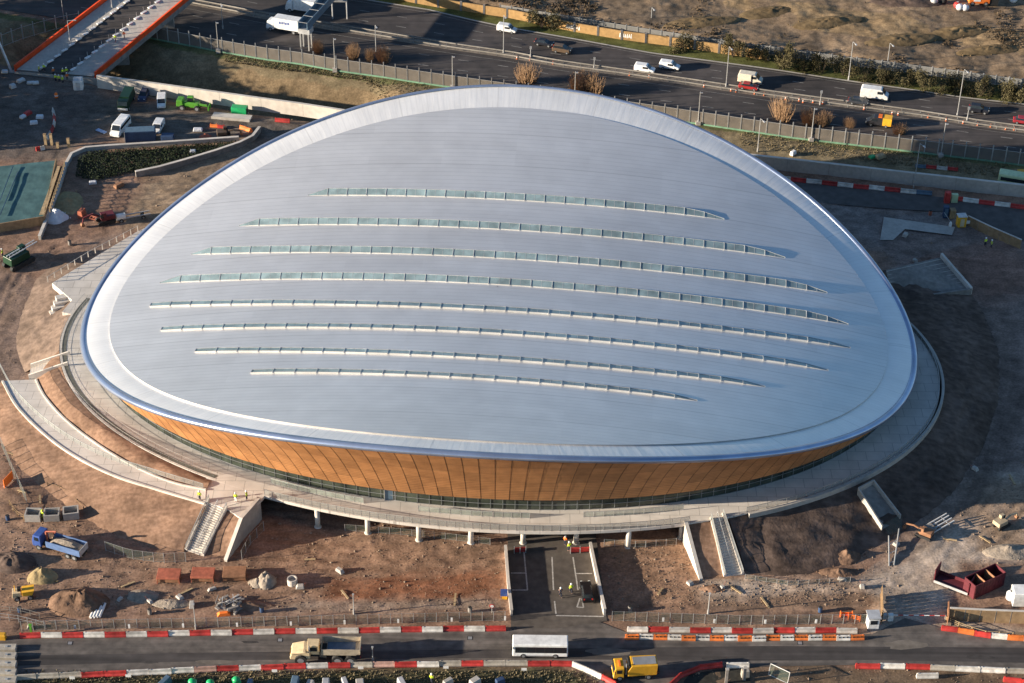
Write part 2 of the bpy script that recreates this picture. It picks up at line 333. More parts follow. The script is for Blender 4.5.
GR = np.zeros(GX.shape)
for kk, tr in enumerate(TRK):
    for off in (0, 2.6):
        P = [P2(G(*p)) for p in tr]; sh = (fbm(GX * .05, GY * .05, 300 + kk) * 2.4); d0 = pdist(GX + sh, GY + sh * .7 + off, P)
        GR = np.maximum(GR, np.exp(-((np.abs(d0 - .95)) / .32) ** 2) * np.clip(.6 + 1.2 * fbm(GX * .1, GY * .1, 340 + kk), 0, 1))
ok_ = (np.abs(GX) < 128) & (GY < 60) | (GX < -20)
GR = GR * ok_; GZ = GZ - .11 * GR; C *= (1 - .24 * GR)[..., None]; C *= 1.07
ny, nx = GX.shape
V = np.stack([GX, GY, GZ], -1).reshape(-1, 3)
ii = (np.arange(ny - 1)[:, None] * nx + np.arange(nx - 1)[None]).ravel()
Fq = np.stack([ii, ii + 1, ii + nx + 1, ii + nx], -1)
me = bpy.data.meshes.new('ground'); me.vertices.add(len(V)); me.vertices.foreach_set('co', V.ravel()); me.loops.add(Fq.size); me.loops.foreach_set('vertex_index', Fq.ravel().astype(np.int32))
me.polygons.add(len(Fq)); me.polygons.foreach_set('loop_start', (np.arange(len(Fq)) * 4).astype(np.int32)); me.update()
ca = me.color_attributes.new('soil', 'FLOAT_COLOR', 'POINT'); ca.data.foreach_set('color', np.concatenate([np.clip(C, .01, 1), np.ones(C.shape[:2] + (1,))], -1).reshape(-1).astype(np.float32))
me.polygons.foreach_set('use_smooth', [True] * len(Fq))
gm = mat('site_ground', (.5, .5, .5), .95, 0, .26, 2.6, .04, 3.0, spec=.08, big=.2)
nt = gm.node_tree; b = nt.nodes['Principled BSDF']; src = b.inputs['Base Color'].links[0].from_socket
at_ = nt.nodes.new('ShaderNodeVertexColor'); at_.layer_name = 'soil'; mu = nt.nodes.new('ShaderNodeMix'); mu.data_type = 'RGBA'; mu.blend_type = 'MULTIPLY'; mu.inputs[0].default_value = 1
dbl = nt.nodes.new('ShaderNodeVectorMath'); dbl.operation = 'SCALE'; dbl.inputs[3].default_value = 2.0
nt.links.new(at_.outputs[0], dbl.inputs[0]); nt.links.new(dbl.outputs[0], mu.inputs[6]); nt.links.new(src, mu.inputs[7]); mp = nt.nodes.new('ShaderNodeMapping'); mp.inputs['Scale'].default_value = (.35, 1.1, 1); mp.inputs['Rotation'].default_value = (0, 0, -.3); gg = nt.nodes.new('ShaderNodeNewGeometry'); nt.links.new(gg.outputs['Position'], mp.inputs[0])
tn = nt.nodes.new('ShaderNodeTexNoise'); tn.inputs['Scale'].default_value = .8; tn.inputs['Detail'].default_value = 4; tn.inputs['Distortion'].default_value = .8; nt.links.new(mp.outputs[0], tn.inputs['Vector'])
mr = nt.nodes.new('ShaderNodeMapRange'); mr.inputs[1].default_value = .35; mr.inputs[2].default_value = .65; mr.inputs[3].default_value = .88; mr.inputs[4].default_value = 1.12; nt.links.new(tn.outputs[0], mr.inputs[0])
hv = nt.nodes.new('ShaderNodeHueSaturation'); nt.links.new(mu.outputs[2], hv.inputs['Color']); nt.links.new(mr.outputs[0], hv.inputs['Value']); nt.links.new(hv.outputs[0], b.inputs['Base Color'])
me.materials.append(gm); struct(link('ground', me))
# ---------------------------------------------------------------- roads
def sheet(name, polypx, z, m, kind='structure'):
    o = MB().add([G(*p, z) for p in polypx], [tuple(range(len(polypx)))[::-1]]).build(name, m)
    if o.data.polygons[0].normal.z < 0: o.data.flip_normals()
    o['kind'] = kind; return o
def xs_between(P, Q, s, xs): return [Vector((x, float(line_y(P, x) * (1 - s) + line_y(Q, x) * s), 0)) for x in xs]
NE = [p + Vector((.25, 2.6, 0)) for p in NF]
xsr = np.linspace(-390, 400, 140)
def ribbon(name, P0, P1, z, m): 
    o = MB().grid([[Vector((p.x, p.y, z)) for p in P0], [Vector((p.x, p.y, z)) for p in P1]]).build(name, m)
    if o.data.polygons[0].normal.z < 0: o.data.flip_normals()
    return struct(o)
ribbon('motorway_road', xs_between(NE, FE, 0, xsr), xs_between(NE, FE, 1, xsr), .06, M['motorway'])
ribbon('central_reservation_kerb', [p + Vector((0, -1.3, 0)) for p in xs_between(MD, MD, 0, xsr)], [p + Vector((0, 1.3, 0)) for p in xs_between(MD, MD, 0, xsr)], .07, mat('reservation_gravel', (.2, .165, .13), .9, 0, .3, 1.5, .03, 4))
ribbon('road_kerb', xs_between(FE, FE, 0, xsr), [p + Vector((.1, .5, 0)) for p in xs_between(FE, FE, 0, xsr)], .12, M['concrete'])
mk = MB()
def stripe(P, Q, s, x0, x1, wd=.13, z=.068):
    a, b = xs_between(P, Q, s, (x0, x1)); mk.add([(a.x, a.y - wd, z), (b.x, b.y - wd, z), (b.x, b.y + wd, z), (a.x, a.y + wd, z)], [(0, 1, 2, 3)])
for x in np.arange(-130, 150, 9.0):
    for s in (.36, .66): stripe(NE, MD, s, x, x + 2.4)
    for s in (.36, .66): stripe(MD, FE, s, x + 3, x + 5.4)
for x in np.arange(-130, 150, 4.0):
    stripe(MD, FE, .93, x, x + 4.0, .08); stripe(MD, FE, .16, x, x + 4.0, .07); stripe(NE, MD, .82, x, x + 4.0, .07)
struct(mk.build('road_markings', mat('worn_road_paint', (.2, .19, .175), .8, 0, .3, 1.5)))
sheet('site_road', [(-1100, 668), (-80, 641), (510, 630), (600, 622), (628, 633), (872, 634), (905, 618), (942, 628), (1110, 642), (2100, 662), (2100, 700), (1110, 672), (852, 665), (690, 668), (668, 690), (612, 690), (572, 666), (340, 668), (125, 676), (-80, 684), (-1100, 712)], .08, M['asphalt'])
sheet('worn_lane_road', [(-1100, 682), (-80, 657), (250, 652), (520, 649), (760, 646), (1110, 648), (2100, 670), (2100, 690), (1110, 664), (860, 660), (690, 661), (500, 658), (250, 660), (-80, 668), (-1100, 695)], .085, M['wetasphalt'])
sheet('underpass_road', [(507, 520), (594, 520), (607, 621), (560, 628), (511, 629)], .086, mat('ramp_asphalt', (.1, .085, .072), .9, 0, .25, .8, .01, 8))
mk = MB()
def pstripe(a, b, wd, z=.093):
    a = G(*a, z); b = G(*b, z); d = (b - a); n = Vector((-d.y, d.x, 0)).normalized() * wd; mk.add([a - n, b - n, b + n, a + n], [(0, 1, 2, 3)])
for a, b in [((552, 557), (553.5, 590)), ((554.5, 601), (556, 614)), ((573, 557), (578, 590)), ((576, 573.5), (592, 573.5)), ((556, 615.5), (604, 616.5)), ((577, 607), (583.5, 607.5)), ((577, 607), (580, 598)), ((583.5, 607.5), (582, 598)), ((524, 552), (527.5, 590)), ((512, 590), (527.5, 590)), ((511, 573), (526, 573))]: pstripe(a, b, .11)
struct(mk.build('bay_markings', mat('faded_white_paint', (.42, .4, .37), .8, 0, .3, 3)))
# road through the north-west corner and the dirt haul road on the east side
# (the dusty yard track is soil colour, see the ground sheet)
sheet('haul_road', [(770, 176), (930, 196), (1110, 212), (1110, 250), (1020, 240), (965, 213), (880, 208), (790, 200)], .2, mat('haul_road_asphalt', (.1, .09, .085), .9, 0, .2, .6, .02, 5))
sheet('slab_pavement', [(884, 217), (955, 227), (952, 235), (905, 229), (893, 240), (880, 240)], .25, M['concrete'])
# ---------------------------------------------------------------- velodrome
BC, BA, BB, BPSI, ZM, DD = (-2.6, -5.1), 73.9, 57.85, -.075, 15.8, 8.45
def W(u, v, dz=0):
    x, y = BA * u, BB * v; return Vector((BC[0] + x * math.cos(BPSI) - y * math.sin(BPSI), BC[1] + x * math.sin(BPSI) + y * math.cos(BPSI), ZM + DD * (v * v - u * u) + dz))
def onroof(px, py):
    z = ZM
    for _ in range(25):
        p = G(px, py, z); x, y = p.x - BC[0], p.y - BC[1]; u = (x * math.cos(BPSI) + y * math.sin(BPSI)) / BA; v = (-x * math.sin(BPSI) + y * math.cos(BPSI)) / BB
        z = .5 * z + .5 * (ZM + DD * (v * v - u * u))
    return u, v
velo = thing('velodrome', 'huge oval arena with curved pale metal roof and orange timber wall', 'arena', (BC[0], BC[1], 0)); VO = Vector((BC[0], BC[1], 0))
def vb(mb): mb.v = [(x - VO.x, y - VO.y, z) for x, y, z in mb.v]; return mb
def metal(name, c, rough, seam, dark, radial=False, metallic=.85, kc=.09, kp=.05):
    m = mat(name, c, rough, metallic, .04, .25, big=.05); nt = m.node_tree; N = nt.nodes; L = nt.links; b = N['Principled BSDF']; src = b.inputs['Base Color'].links[0].from_socket
    uv = N.new('ShaderNodeUVMap'); sp = N.new('ShaderNodeSeparateXYZ'); L.new(uv.outputs[0], sp.inputs[0])
    def lines(sock, per, wdt):
        d = N.new('ShaderNodeMath'); d.operation = 'DIVIDE'; d.inputs[1].default_value = per; L.new(sock, d.inputs[0])
        f = N.new('ShaderNodeMath'); f.operation = 'FRACT'; L.new(d.outputs[0], f.inputs[0]); c_ = N.new('ShaderNodeMath'); c_.operation = 'LESS_THAN'; c_.inputs[1].default_value = wdt; L.new(f.outputs[0], c_.inputs[0]); return c_.outputs[0]
    a = lines(sp.outputs[1], seam, .16); e = lines(sp.outputs[1], seam * dark, .16 / dark * 1.6)
    # each sheet between seams has its own slight tone
    fl = N.new('ShaderNodeMath'); fl.operation = 'DIVIDE'; fl.inputs[1].default_value = seam * 2; L.new(sp.outputs[1], fl.inputs[0]); fr = N.new('ShaderNodeMath'); fr.operation = 'FLOOR'; L.new(fl.outputs[0], fr.inputs[0])
    fx = N.new('ShaderNodeMath'); fx.operation = 'DIVIDE'; fx.inputs[1].default_value = 14.0; L.new(sp.outputs[0], fx.inputs[0]); fx2 = N.new('ShaderNodeMath'); fx2.operation = 'FLOOR'; L.new(fx.outputs[0], fx2.inputs[0])
    cb = N.new('ShaderNodeCombineXYZ'); L.new(fr.outputs[0], cb.inputs[1]); L.new(fx2.outputs[0], cb.inputs[0]); wn = N.new('ShaderNodeTexWhiteNoise'); wn.noise_dimensions = '2D'; L.new(cb.outputs[0], wn.inputs['Vector'])
    k = N.new('ShaderNodeMath'); k.operation = 'MULTIPLY_ADD'; k.inputs[1].default_value = kp; k.inputs[2].default_value = 1 - kp / 2; L.new(wn.outputs['Value'], k.inputs[0])
    s1 = N.new('ShaderNodeMath'); s1.operation = 'MULTIPLY_ADD'; s1.inputs[1].default_value = -kc; L.new(a, s1.inputs[0]); L.new(k.outputs[0], s1.inputs[2])
    s2 = N.new('ShaderNodeMath'); s2.operation = 'MULTIPLY_ADD'; s2.inputs[1].default_value = -.09; L.new(e, s2.inputs[0]); L.new(s1.outputs[0], s2.inputs[2])
    hv = N.new('ShaderNodeHueSaturation'); L.new(src, hv.inputs['Color']); L.new(s2.outputs[0], hv.inputs['Value']); L.new(hv.outputs[0], b.inputs['Base Color'])
    # slight waviness of the sheets
    nz = N.new('ShaderNodeTexNoise'); nz.inputs['Scale'].default_value = .35; nz.inputs['Detail'].default_value = 2; mp = N.new('ShaderNodeMapping'); mp.inputs['Scale'].default_value = (.35, 2.2, 1); L.new(uv.outputs[0], mp.inputs[0]); L.new(mp.outputs[0], nz.inputs['Vector'])
    bp = N.new('ShaderNodeBump'); bp.inputs['Strength'].default_value = 1; bp.inputs['Distance'].default_value = .05; L.new(nz.outputs[0], bp.inputs['Height']); L.new(bp.outputs[0], b.inputs['Normal'])
    return m
KU, KV, VS = .931, .903, -.012
mb = MB(); uvs = []; nr, na = 60, 220
rows = []
for j in range(nr + 1):
    r = max(j / nr, .002); row = []
    for i in range(na + 1):
        t = 2 * math.pi * i / na; u, v = KU * r * math.cos(t), VS + KV * r * math.sin(t); row.append(W(u, v, .27)); uvs.append((u * BA, v * BB))
    rows.append(row)
mb.grid(rows); mb.uv = uvs
roofm = metal('aluminium_roof', (.80, .79, .775), .52, 1.1, 8, metallic=.75)
vb(mb).build('roof', roofm, velo, True)
mb = MB(); mb.grid([[W(KU * math.cos(2 * math.pi * i / na), VS + KV * math.sin(2 * math.pi * i / na), dz) for i in range(na + 1)] for dz in (.0, .272)])
vb(mb).build('roof_upstand', mat('upstand_metal', (.5, .48, .45), .5, .4, .05), velo, True)
mb = MB(); rows = []; uvs = []
for j in range(9):
    r = j / 8; row = []
    for i in range(na + 1):
        t = 2 * math.pi * i / na; c, s = math.cos(t), math.sin(t); u = (KU * (1 - r) + .994 * r) * c; v = (VS * (1 - r)) + (KV * (1 - r) + .994 * r) * s
        row.append(W(u, v, .02 + .10 * math.sin(r * math.pi))); uvs.append((r * 6, t * 66))
    rows.append(row)
mb.grid(rows); mb.uv = uvs
vb(mb).build('rim_band', metal('rim_band_metal', (.9, .89, .87), .5, 1.0, 18, metallic=.5, kc=.05, kp=.03), velo, True)
mb = MB(); n2 = 260; rows = []
for (k, dz) in ((.9955, .02), (.9965, .26), (1.003, .28), (1.009, .12), (1.012, -.15), (1.010, -.55), (1.0, -.8), (.985, -.85)):
    k *= .993
    rows.append([W(k * math.cos(2 * math.pi * i / n2), k * math.sin(2 * math.pi * i / n2), 0) * 1 + Vector((0, 0, dz - DD * (k * k - 1) * (math.sin(2 * math.pi * i / n2) ** 2 - math.cos(2 * math.pi * i / n2) ** 2))) for i in range(n2 + 1)])
vb(mb.grid(rows)).build('roof_edge_gutter', mat('gutter_metal', (.36, .43, .58), .28, .7, .04), velo, True)  # bluish base colour takes in the sky mirrored by the roof edge
# timber wall
ZT = ZC + 3.0
def wallpt(t, h):
    zr = ZM + DD * (math.sin(t) ** 2 - math.cos(t) ** 2) - .75; s = 1 - .0106 * (zr - ZT + .1); zt = min(ZT, zr - .1)
    k = s * (1 - h) + .981 * h; h2 = h + .06 * math.sin(h * math.pi)
    p = W(k * math.cos(t), k * math.sin(t)); p.z = zt + (zr - zt) * h2; return p
mb = MB(); uvs = []; nt_ = 480; rows = []; arc = 0
for j in range(13):
    h = j / 12; row = []; arc = 0
    for i in range(nt_ + 1):
        t = 2 * math.pi * i / nt_; p = wallpt(t, h); row.append(p)
        if j == 0 or i == 0: arc = arc
        uvs.append((t * 64, h * (ZM + DD * (math.sin(t) ** 2 - math.cos(t) ** 2) - .75 - ZT)))
    rows.append(row)
mb.grid(rows); mb.uv = uvs
def timber():
    m = mat('cedar_cladding', (.42, .19, .07), .6, 0, .1, .5, spec=.3, big=.05, c2=(.47, .22, .085)); nt = m.node_tree; N = nt.nodes; L = nt.links; b = N['Principled BSDF']; src = b.inputs['Base Color'].links[0].from_socket
    uv = N.new('ShaderNodeUVMap'); sp = N.new('ShaderNodeSeparateXYZ'); L.new(uv.outputs[0], sp.inputs[0])
    def mth(op, a, v=None, b2=None):
        n = N.new('ShaderNodeMath'); n.operation = op
        for k, q in enumerate((a, v, b2)):
            if q is None: continue
            if isinstance(q, (int, float)): n.inputs[k].default_value = q
            else: L.new(q, n.inputs[k])
        return n.outputs[0]
    x = mth('DIVIDE', sp.outputs[0], 2.35); z = mth('DIVIDE', sp.outputs[1], 2.6); sl_ = mth('DIVIDE', sp.outputs[1], .5)
    jx = mth('LESS_THAN', mth('FRACT', x), .075); jz = mth('LESS_THAN', mth('FRACT', z), .035); js = mth('LESS_THAN', mth('FRACT', sl_), .3)
    cb = N.new('ShaderNodeCombineXYZ'); L.new(mth('FLOOR', x), cb.inputs[0]); L.new(mth('FLOOR', z), cb.inputs[1]); wn = N.new('ShaderNodeTexWhiteNoise'); wn.noise_dimensions = '2D'; L.new(cb.outputs[0], wn.inputs['Vector'])
    k = mth('MULTIPLY_ADD', wn.outputs['Value'], .3, .88); k = mth('MULTIPLY_ADD', js, -.26, k); k = mth('MULTIPLY_ADD', jz, -.3, k); k = mth('MULTIPLY_ADD', jx, -.55, k)
    hv = N.new('ShaderNodeHueSaturation'); L.new(src, hv.inputs['Color']); L.new(k, hv.inputs['Value']); L.new(hv.outputs[0], b.inputs['Base Color']); return m
tmb, fn_ = mb, len(mb.f)
# thin battens over the panel joints, real relief so that they catch the low light
P2pi = 2 * math.pi; nf = int(64 * P2pi / 2.35)
for i in range(nf):
    t = i * 2.35 / 64 + .04 / 64
    for j in range(6):
        a, b = wallpt(t, j / 6), wallpt(t, (j + 1) / 6); c = Vector((BC[0], BC[1], a.z)); o = (a - c).normalized() * .008
        if (ZM + DD * (math.sin(t) ** 2 - math.cos(t) ** 2)) > 10 and math.sin(t) < .3: mb.tube(a + o, b + o, .008, 4)
mb.uv = uvs + [(0, 0)] * (len(mb.v) - len(uvs)); o = vb(mb).build('timber_wall', timber(), velo, False); o.data.materials.append(mat('dark_timber_joint', (.3, .14, .05), .8, 0, .15))
for p in o.data.polygons[fn_:]: p.material_index = 1
mb = MB(); ng = 300
mb.grid([[Vector((0, 0, 0)) + (lambda p: Vector((BC[0] + (p.x - BC[0]) * .975, BC[1] + (p.y - BC[1]) * .975, z)))(wallpt(2 * math.pi * i / ng, 0)) for i in range(ng + 1)] for z in (ZC - .1, ZT + .3)])
gw = vb(mb).build('glass_wall', mat('green_grey_glass', (.018, .026, .024), .1, 0, .5, .35, spec=.5, c2=(.05, .06, .045)), velo)
mb = MB()
for i in range(95):
    t = math.pi + math.pi * i / 95; p = wallpt(t, 0); q = Vector((BC[0] + (p.x - BC[0]) * .9765, BC[1] + (p.y - BC[1]) * .9765, ZC)); mb.tube(q, q + Vector((0, 0, 3)), .045, 4)
[mb.path([Vector((BC[0] + (p.x - BC[0]) * .9765, BC[1] + (p.y - BC[1]) * .9765, z)) for p in [wallpt(math.pi + math.pi * i / 95, 0) for i in range(95)]], .04, 4) for z in (ZC + .1, ZC + 1.1, ZC + 2.95)]; mb.build('mullion', M['greysteel'], gw); gw.children[0].matrix_parent_inverse = Matrix.Translation(-VO)
# soffit under the timber between glass and cladding
mb = MB(); mb.grid([[(lambda p: Vector((BC[0] + (p.x - BC[0]) * k, BC[1] + (p.y - BC[1]) * k, ZT - .02)))(wallpt(2 * math.pi * i / ng, 0)) for i in range(ng + 1)] for k in (.97, 1.0)])
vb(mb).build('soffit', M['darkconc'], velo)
# entrance doors in the glass wall
for pxd in (390, 404, 566):
    p = G(pxd, 499 if pxd < 500 else 506, ZC); a = cang(p); q = p + Vector((0, .1, 0)); d = MB(); d.box((0, 0, 0), (1.6, .8, 2.5)); o = d.build('door', M['bluegrey'], velo); o.location = q - VO
    f = MB(); [f.box((s * .85, -.05, 0), (.12, .9, 2.6)) for s in (-1, 1)]; f.box((0, -.05, 2.5), (1.82, .9, .12)); f.build('door_frame', M['galv'], o)
# rooflights
SKY = [((308, 197), (512, 201.5), (724, 221)), ((239, 227.5), (512, 231.5), (785, 259.5)), ((191, 256), (512, 260.5), (827, 294.5)), ((160, 284.5), (512, 287), (848, 326)), ((150, 308.5), (512, 313.5), (850, 349.5)), ((161, 332.5), (512, 336.5), (828, 372)), ((195, 354), (512, 362.5), (765, 388.5)), ((251, 375), (512, 383), (697, 402.5))]
skglass = mat('rooflight_glass', (.2, .27, .29), .22, 0, .25, .5, spec=.6, c2=(.22, .3, .32)); skframe = mat('rooflight_frame', (.6, .585, .55), .55, 0, .06)
for k, (a, b_, c) in enumerate(SKY):
    (u0, v0), (u1, v1), (u2, v2) = onroof(*a), onroof(*b_), onroof(*c); cf = np.polyfit([u0, u1, u2], [v0, v1, v2], 2)
    L_ = (u2 - u0) * BA; nb = round(L_ / 3.75); us = np.linspace(u0, u2, nb + 1)
    curb, gl, fr = MB(), MB(), MB(); prof = []
    for i, u in enumerate(us):
        v = float(np.polyval(cf, u)); hs = .05 if i in (0, nb) else (.7 if i == nb - 1 else 1.0)
        if k < 4 and i in (0,): hs = .02
        if k >= 4 and i == 0: hs = .8
        if k < 4: c1, g1, dv = .14, .6, 1.1
        else: c1, g1, dv = .30, .12, 1.2
        f0 = W(u, v, .25); f1 = W(u, v, .27 + c1 * hs); m0 = W(u, v + .05 / BB, .27 + (c1 + .02) * hs); b1 = W(u, v + (.2 + dv * hs) / BB, .28 + g1 * hs); b0 = W(u, v + (.2 + dv * hs) / BB, .25); prof.append((f0, f1, m0, b1, b0))
    curb.grid([[p[q] for p in prof] for q in (0, 1, 2)]); curb.grid([[p[q] for p in prof] for q in (3, 4)])
    for e in (0, nb): curb.add(prof[e], [(0, 1, 2, 3, 4)])
    gl.grid([[p[2] + Vector((0, 0, .01)) for p in prof], [p[3] + Vector((0, 0, .01)) for p in prof]])
    for i in range(nb + 1):
        p = prof[i]; fr.tube(p[2] + Vector((0, 0, .03)), p[3] + Vector((0, 0, .03)), .07, 4)
        if i < nb and 0 < i: fr.tube(p[0] + Vector((0, -.05, .1)), p[1] + Vector((0, -.05, .1)), .06, 4)
        if i < nb:
            q = prof[i + 1]; fr.tube((p[2] + q[2]) / 2, (p[3] + q[3]) / 2, .03, 4)
    fr.path([p[3] + Vector((0, 0, .04)) for p in prof], .06, 4)
    cu = vb(curb).build('rooflight', skframe, velo); vb(gl).build('glazing', skglass, cu); vb(fr).build('glazing_frame', M['lead'], cu)
# ---------------------------------------------------------------- raised concourse
con = thing('raised_concourse', 'pale paved walkway on columns ringing the oval arena', 'concourse', (CC[0], CC[1], 0)); CO = Vector((CC[0], CC[1], 0))
def vc(mb, o=None): mb.v = [(x - CO.x, y - CO.y, z) for x, y, z in mb.v]; return mb
nC = 240; ring = lambda k, z: [cpt(2 * math.pi * i / nC, k, z) for i in range(nC + 1)]
def paving():
    m = mat('concourse_paving', (.62, .57, .51), .85, 0, .07, .4, .005, 6, c2=(.66, .61, .55)); nt = m.node_tree; N = nt.nodes; L = nt.links; b = N['Principled BSDF']; src = b.inputs['Base Color'].links[0].from_socket
    g = N.new('ShaderNodeNewGeometry'); br = N.new('ShaderNodeTexBrick'); br.inputs['Scale'].default_value = 1; br.inputs['Brick Width'].default_value = 3.2; br.inputs['Row Height'].default_value = 2.4; br.inputs['Mortar Size'].default_value = .05
    br.inputs['Color1'].default_value = (1, 1, 1, 1); br.inputs['Color2'].default_value = (.93, .93, .93, 1); br.inputs['Mortar'].default_value = (.6, .6, .6, 1); L.new(g.outputs['Position'], br.inputs['Vector'])
    mu = N.new('ShaderNodeMix'); mu.data_type = 'RGBA'; mu.blend_type = 'MULTIPLY'; mu.inputs[0].default_value = 1; L.new(src, mu.inputs[6]); L.new(br.outputs[0], mu.inputs[7]); L.new(mu.outputs[2], b.inputs['Base Color']); return m
pav = paving()
mb = MB(); mb.grid([ring(-40, ZC), ring(-14, ZC), ring(-.3, ZC), ring(0, ZC), ring(0, ZC - .55), ring(-14, ZC - .6), ring(-40, ZC - .6)])
vc(mb).build('deck', pav, con)
t0, t1 = cang(G(262, 497, ZC)), cang(G(686, 520, ZC))
cols = [(318, 527), (368, 533), (419, 540), (471, 543), (523, 543), (576, 543), (628, 547), (681, 538)]
for cpx in cols:
    p = G(*cpx, 0); c = MB(); c.lathe([(.42, 0), (.42, ZC - .5)], (p.x - CO.x, p.y - CO.y, 0), 14); c.lathe([(.6, -.05), (.6, .12)], (p.x - CO.x, p.y - CO.y, 0), 14); c.build('column', M['paleconc'], con, True)
def railing(pts, h, gap, parent, off=None, panel='finemesh', name='railing'):
    q_ = .5 if panel is None else 1.0
    P = resample(pts, gap); a = MB(); bare = panel is None
    for p in P: a.tube(p, p + Vector((0, 0, h)), .045 * q_, 4)
    a.path([p + Vector((0, 0, h)) for p in P], .05 * q_, 4); a.path([p + Vector((0, 0, .12)) for p in P], .03 * q_, 4)
    q = MB(); q.grid([[p + Vector((0, 0, .12)) for p in P], [p + Vector((0, 0, h - .05)) for p in P]])
    if bare: q.v, q.f = [], []
    for mbx in (a, q):
        if off: mbx.v = [(x - off.x, y - off.y, z) for x, y, z in mbx.v]
    r = a.build(name, M['galv'], parent); 
    if not bare: q.build('infill_mesh', M[panel], r)
    return r
arcp = lambda a, b, k, n=60: [cpt(a + (b - a) * i / n, k) for i in range(n + 1)]
railing(arcp(t0, t1, -.15), 1.25, 1.4, con, CO)
tr = cang(G(745, 512, ZC)); te = cang(G(938, 392, ZC)); railing(arcp(tr, te + .55, -.2, 70), 1.1, 1.8, con, CO)
tl0 = cang(G(62.5, 335, ZC)); tl1 = cang(G(205, 483, ZC))
if tl0 > 0: tl0 -= 2 * math.pi
railing(arcp(tl0 - .25, tl1, -.15, 60), 1.0, 1.8, con, CO, None)
railing(arcp(tl0 - .25, tl1, -1.5, 60), 1.0, 1.8, con, CO, None)
mb = MB(); mb.wallpath([cpt(tr + (te + .55 - tr) * i / 70, .55, ZC - .6) for i in range(71)], 1.0, .45); vc(mb).build('edge_upstand', M['concrete'], con)
mb = MB(); mb.grid([arcp(tl0 - .25, tl1, -1.2), arcp(tl0 - .25, tl1, -.4)]); mb.v = [(x, y, z + .03) for x, y, z in mb.v]; vc(mb).build('drainage_strip', mat('drain_gravel', (.14, .14, .12), .9, 0, .2), con)
# balustrade boxes of glass standing before the glazed wall
for (a, b_) in (((276, 484), (372, 497)), ((424, 502), (492, 507)), ((493, 507), (526, 508)), ((577, 511), (676, 508))):
    P = [cpt(cang(G(*a, ZC)) + (cang(G(*b_, ZC)) - cang(G(*a, ZC))) * i / 20, -3.2 if a[0] < 570 else -3.4) for i in range(21)]
    railing(P, 1.15, 1.6, con, CO, 'balglass', 'balustrade')
# ---------------------------------------------------------------- earth banks
def bank(name, top, bot, m, n=60, rows=14, bulge=.35, noise=.25, seed=1):
    def rs(P, n):
        L = [0]
        for a, b in zip(P, P[1:]): L.append(L[-1] + (b - a).length)
        out = []
        for i in range(n + 1):
            d = L[-1] * i / n; k = 0
            while k < len(P) - 2 and L[k + 1] < d: k += 1
            out.append(P[k].lerp(P[k + 1], (d - L[k]) / max(1e-9, L[k + 1] - L[k])))
        return out
    A, B = rs(top, n), rs(bot, n); g = []
    for j in range(rows + 1):
        t = j / rows; row = []
        for a, b in zip(A, B):
            p = a.lerp(b, t); e = math.sin(t * math.pi); p.z += noise * e * (float(fbm(p.x * .5, p.y * .5, seed)) + .6 * float(fbm(p.x * 1.5, p.y * .6, seed + 3))) + bulge * e; row.append(p)
        g.append(row)
    o = MB().grid(g).build(name, m, None, True)
    if sum(p.normal.z for p in o.data.polygons) < 0: o.data.flip_normals()
    return struct(o)
ramp_out = [(2.5, 381), (17.5, 407), (45, 434.5), (75, 456), (112, 474.5), (150, 487), (205, 503.5)]
ramp_in = [(36, 379.5), (45, 397), (65, 419.5), (95, 443), (130, 464.5), (170, 482), (206, 490)]
rz_ = [1.7, 2.0, 2.5, 3.0, 3.5, 3.9, 4.2]
RO = [G(*p, z) for p, z in zip(ramp_out, rz_)]; RI = [G(*p, z) for p, z in zip(ramp_in, rz_)]
bank('earth_bank', [p + Vector((0, 0, -.1)) for p in [cpt(tl0 + (tl1 - tl0) * i / 40, .1) for i in range(4, 41)]], [p + Vector((0, 0, -.12)) for p in RI], M['soil'], noise=.2)
bank('outer_earth_bank', [p + Vector((0, 0, -.15)) for p in RO] + [G(207, 505, 4.1), G(206, 507, 4.0), G(184.5, 551, .1)], [G(*p, -.35) for p in [(-22, 400), (-8, 440), (20, 475), (55, 503), (90, 528), (130, 546), (165, 555), (176, 556), (184, 556)]], M['soil'], noise=.3, seed=9)
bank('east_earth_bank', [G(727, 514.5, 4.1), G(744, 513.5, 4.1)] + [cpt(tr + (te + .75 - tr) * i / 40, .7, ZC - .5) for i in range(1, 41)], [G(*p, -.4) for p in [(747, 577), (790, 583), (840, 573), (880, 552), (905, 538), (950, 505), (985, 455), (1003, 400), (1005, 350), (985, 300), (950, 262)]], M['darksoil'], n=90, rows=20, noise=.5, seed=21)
bank('west_earth_bank', [cpt(tl0 - .5 + .62 * i / 30, .1, ZC - .1) for i in range(31)], [G(*p, -.3) for p in [(45, 262), (28, 285), (15, 320), (12, 350), (22, 374)]], mat('grey_brown_soil', (.2, .145, .112), .95, 0, .3, .9, .08, 2.2, spec=.1, big=.25), noise=.35, seed=14, bulge=.0)
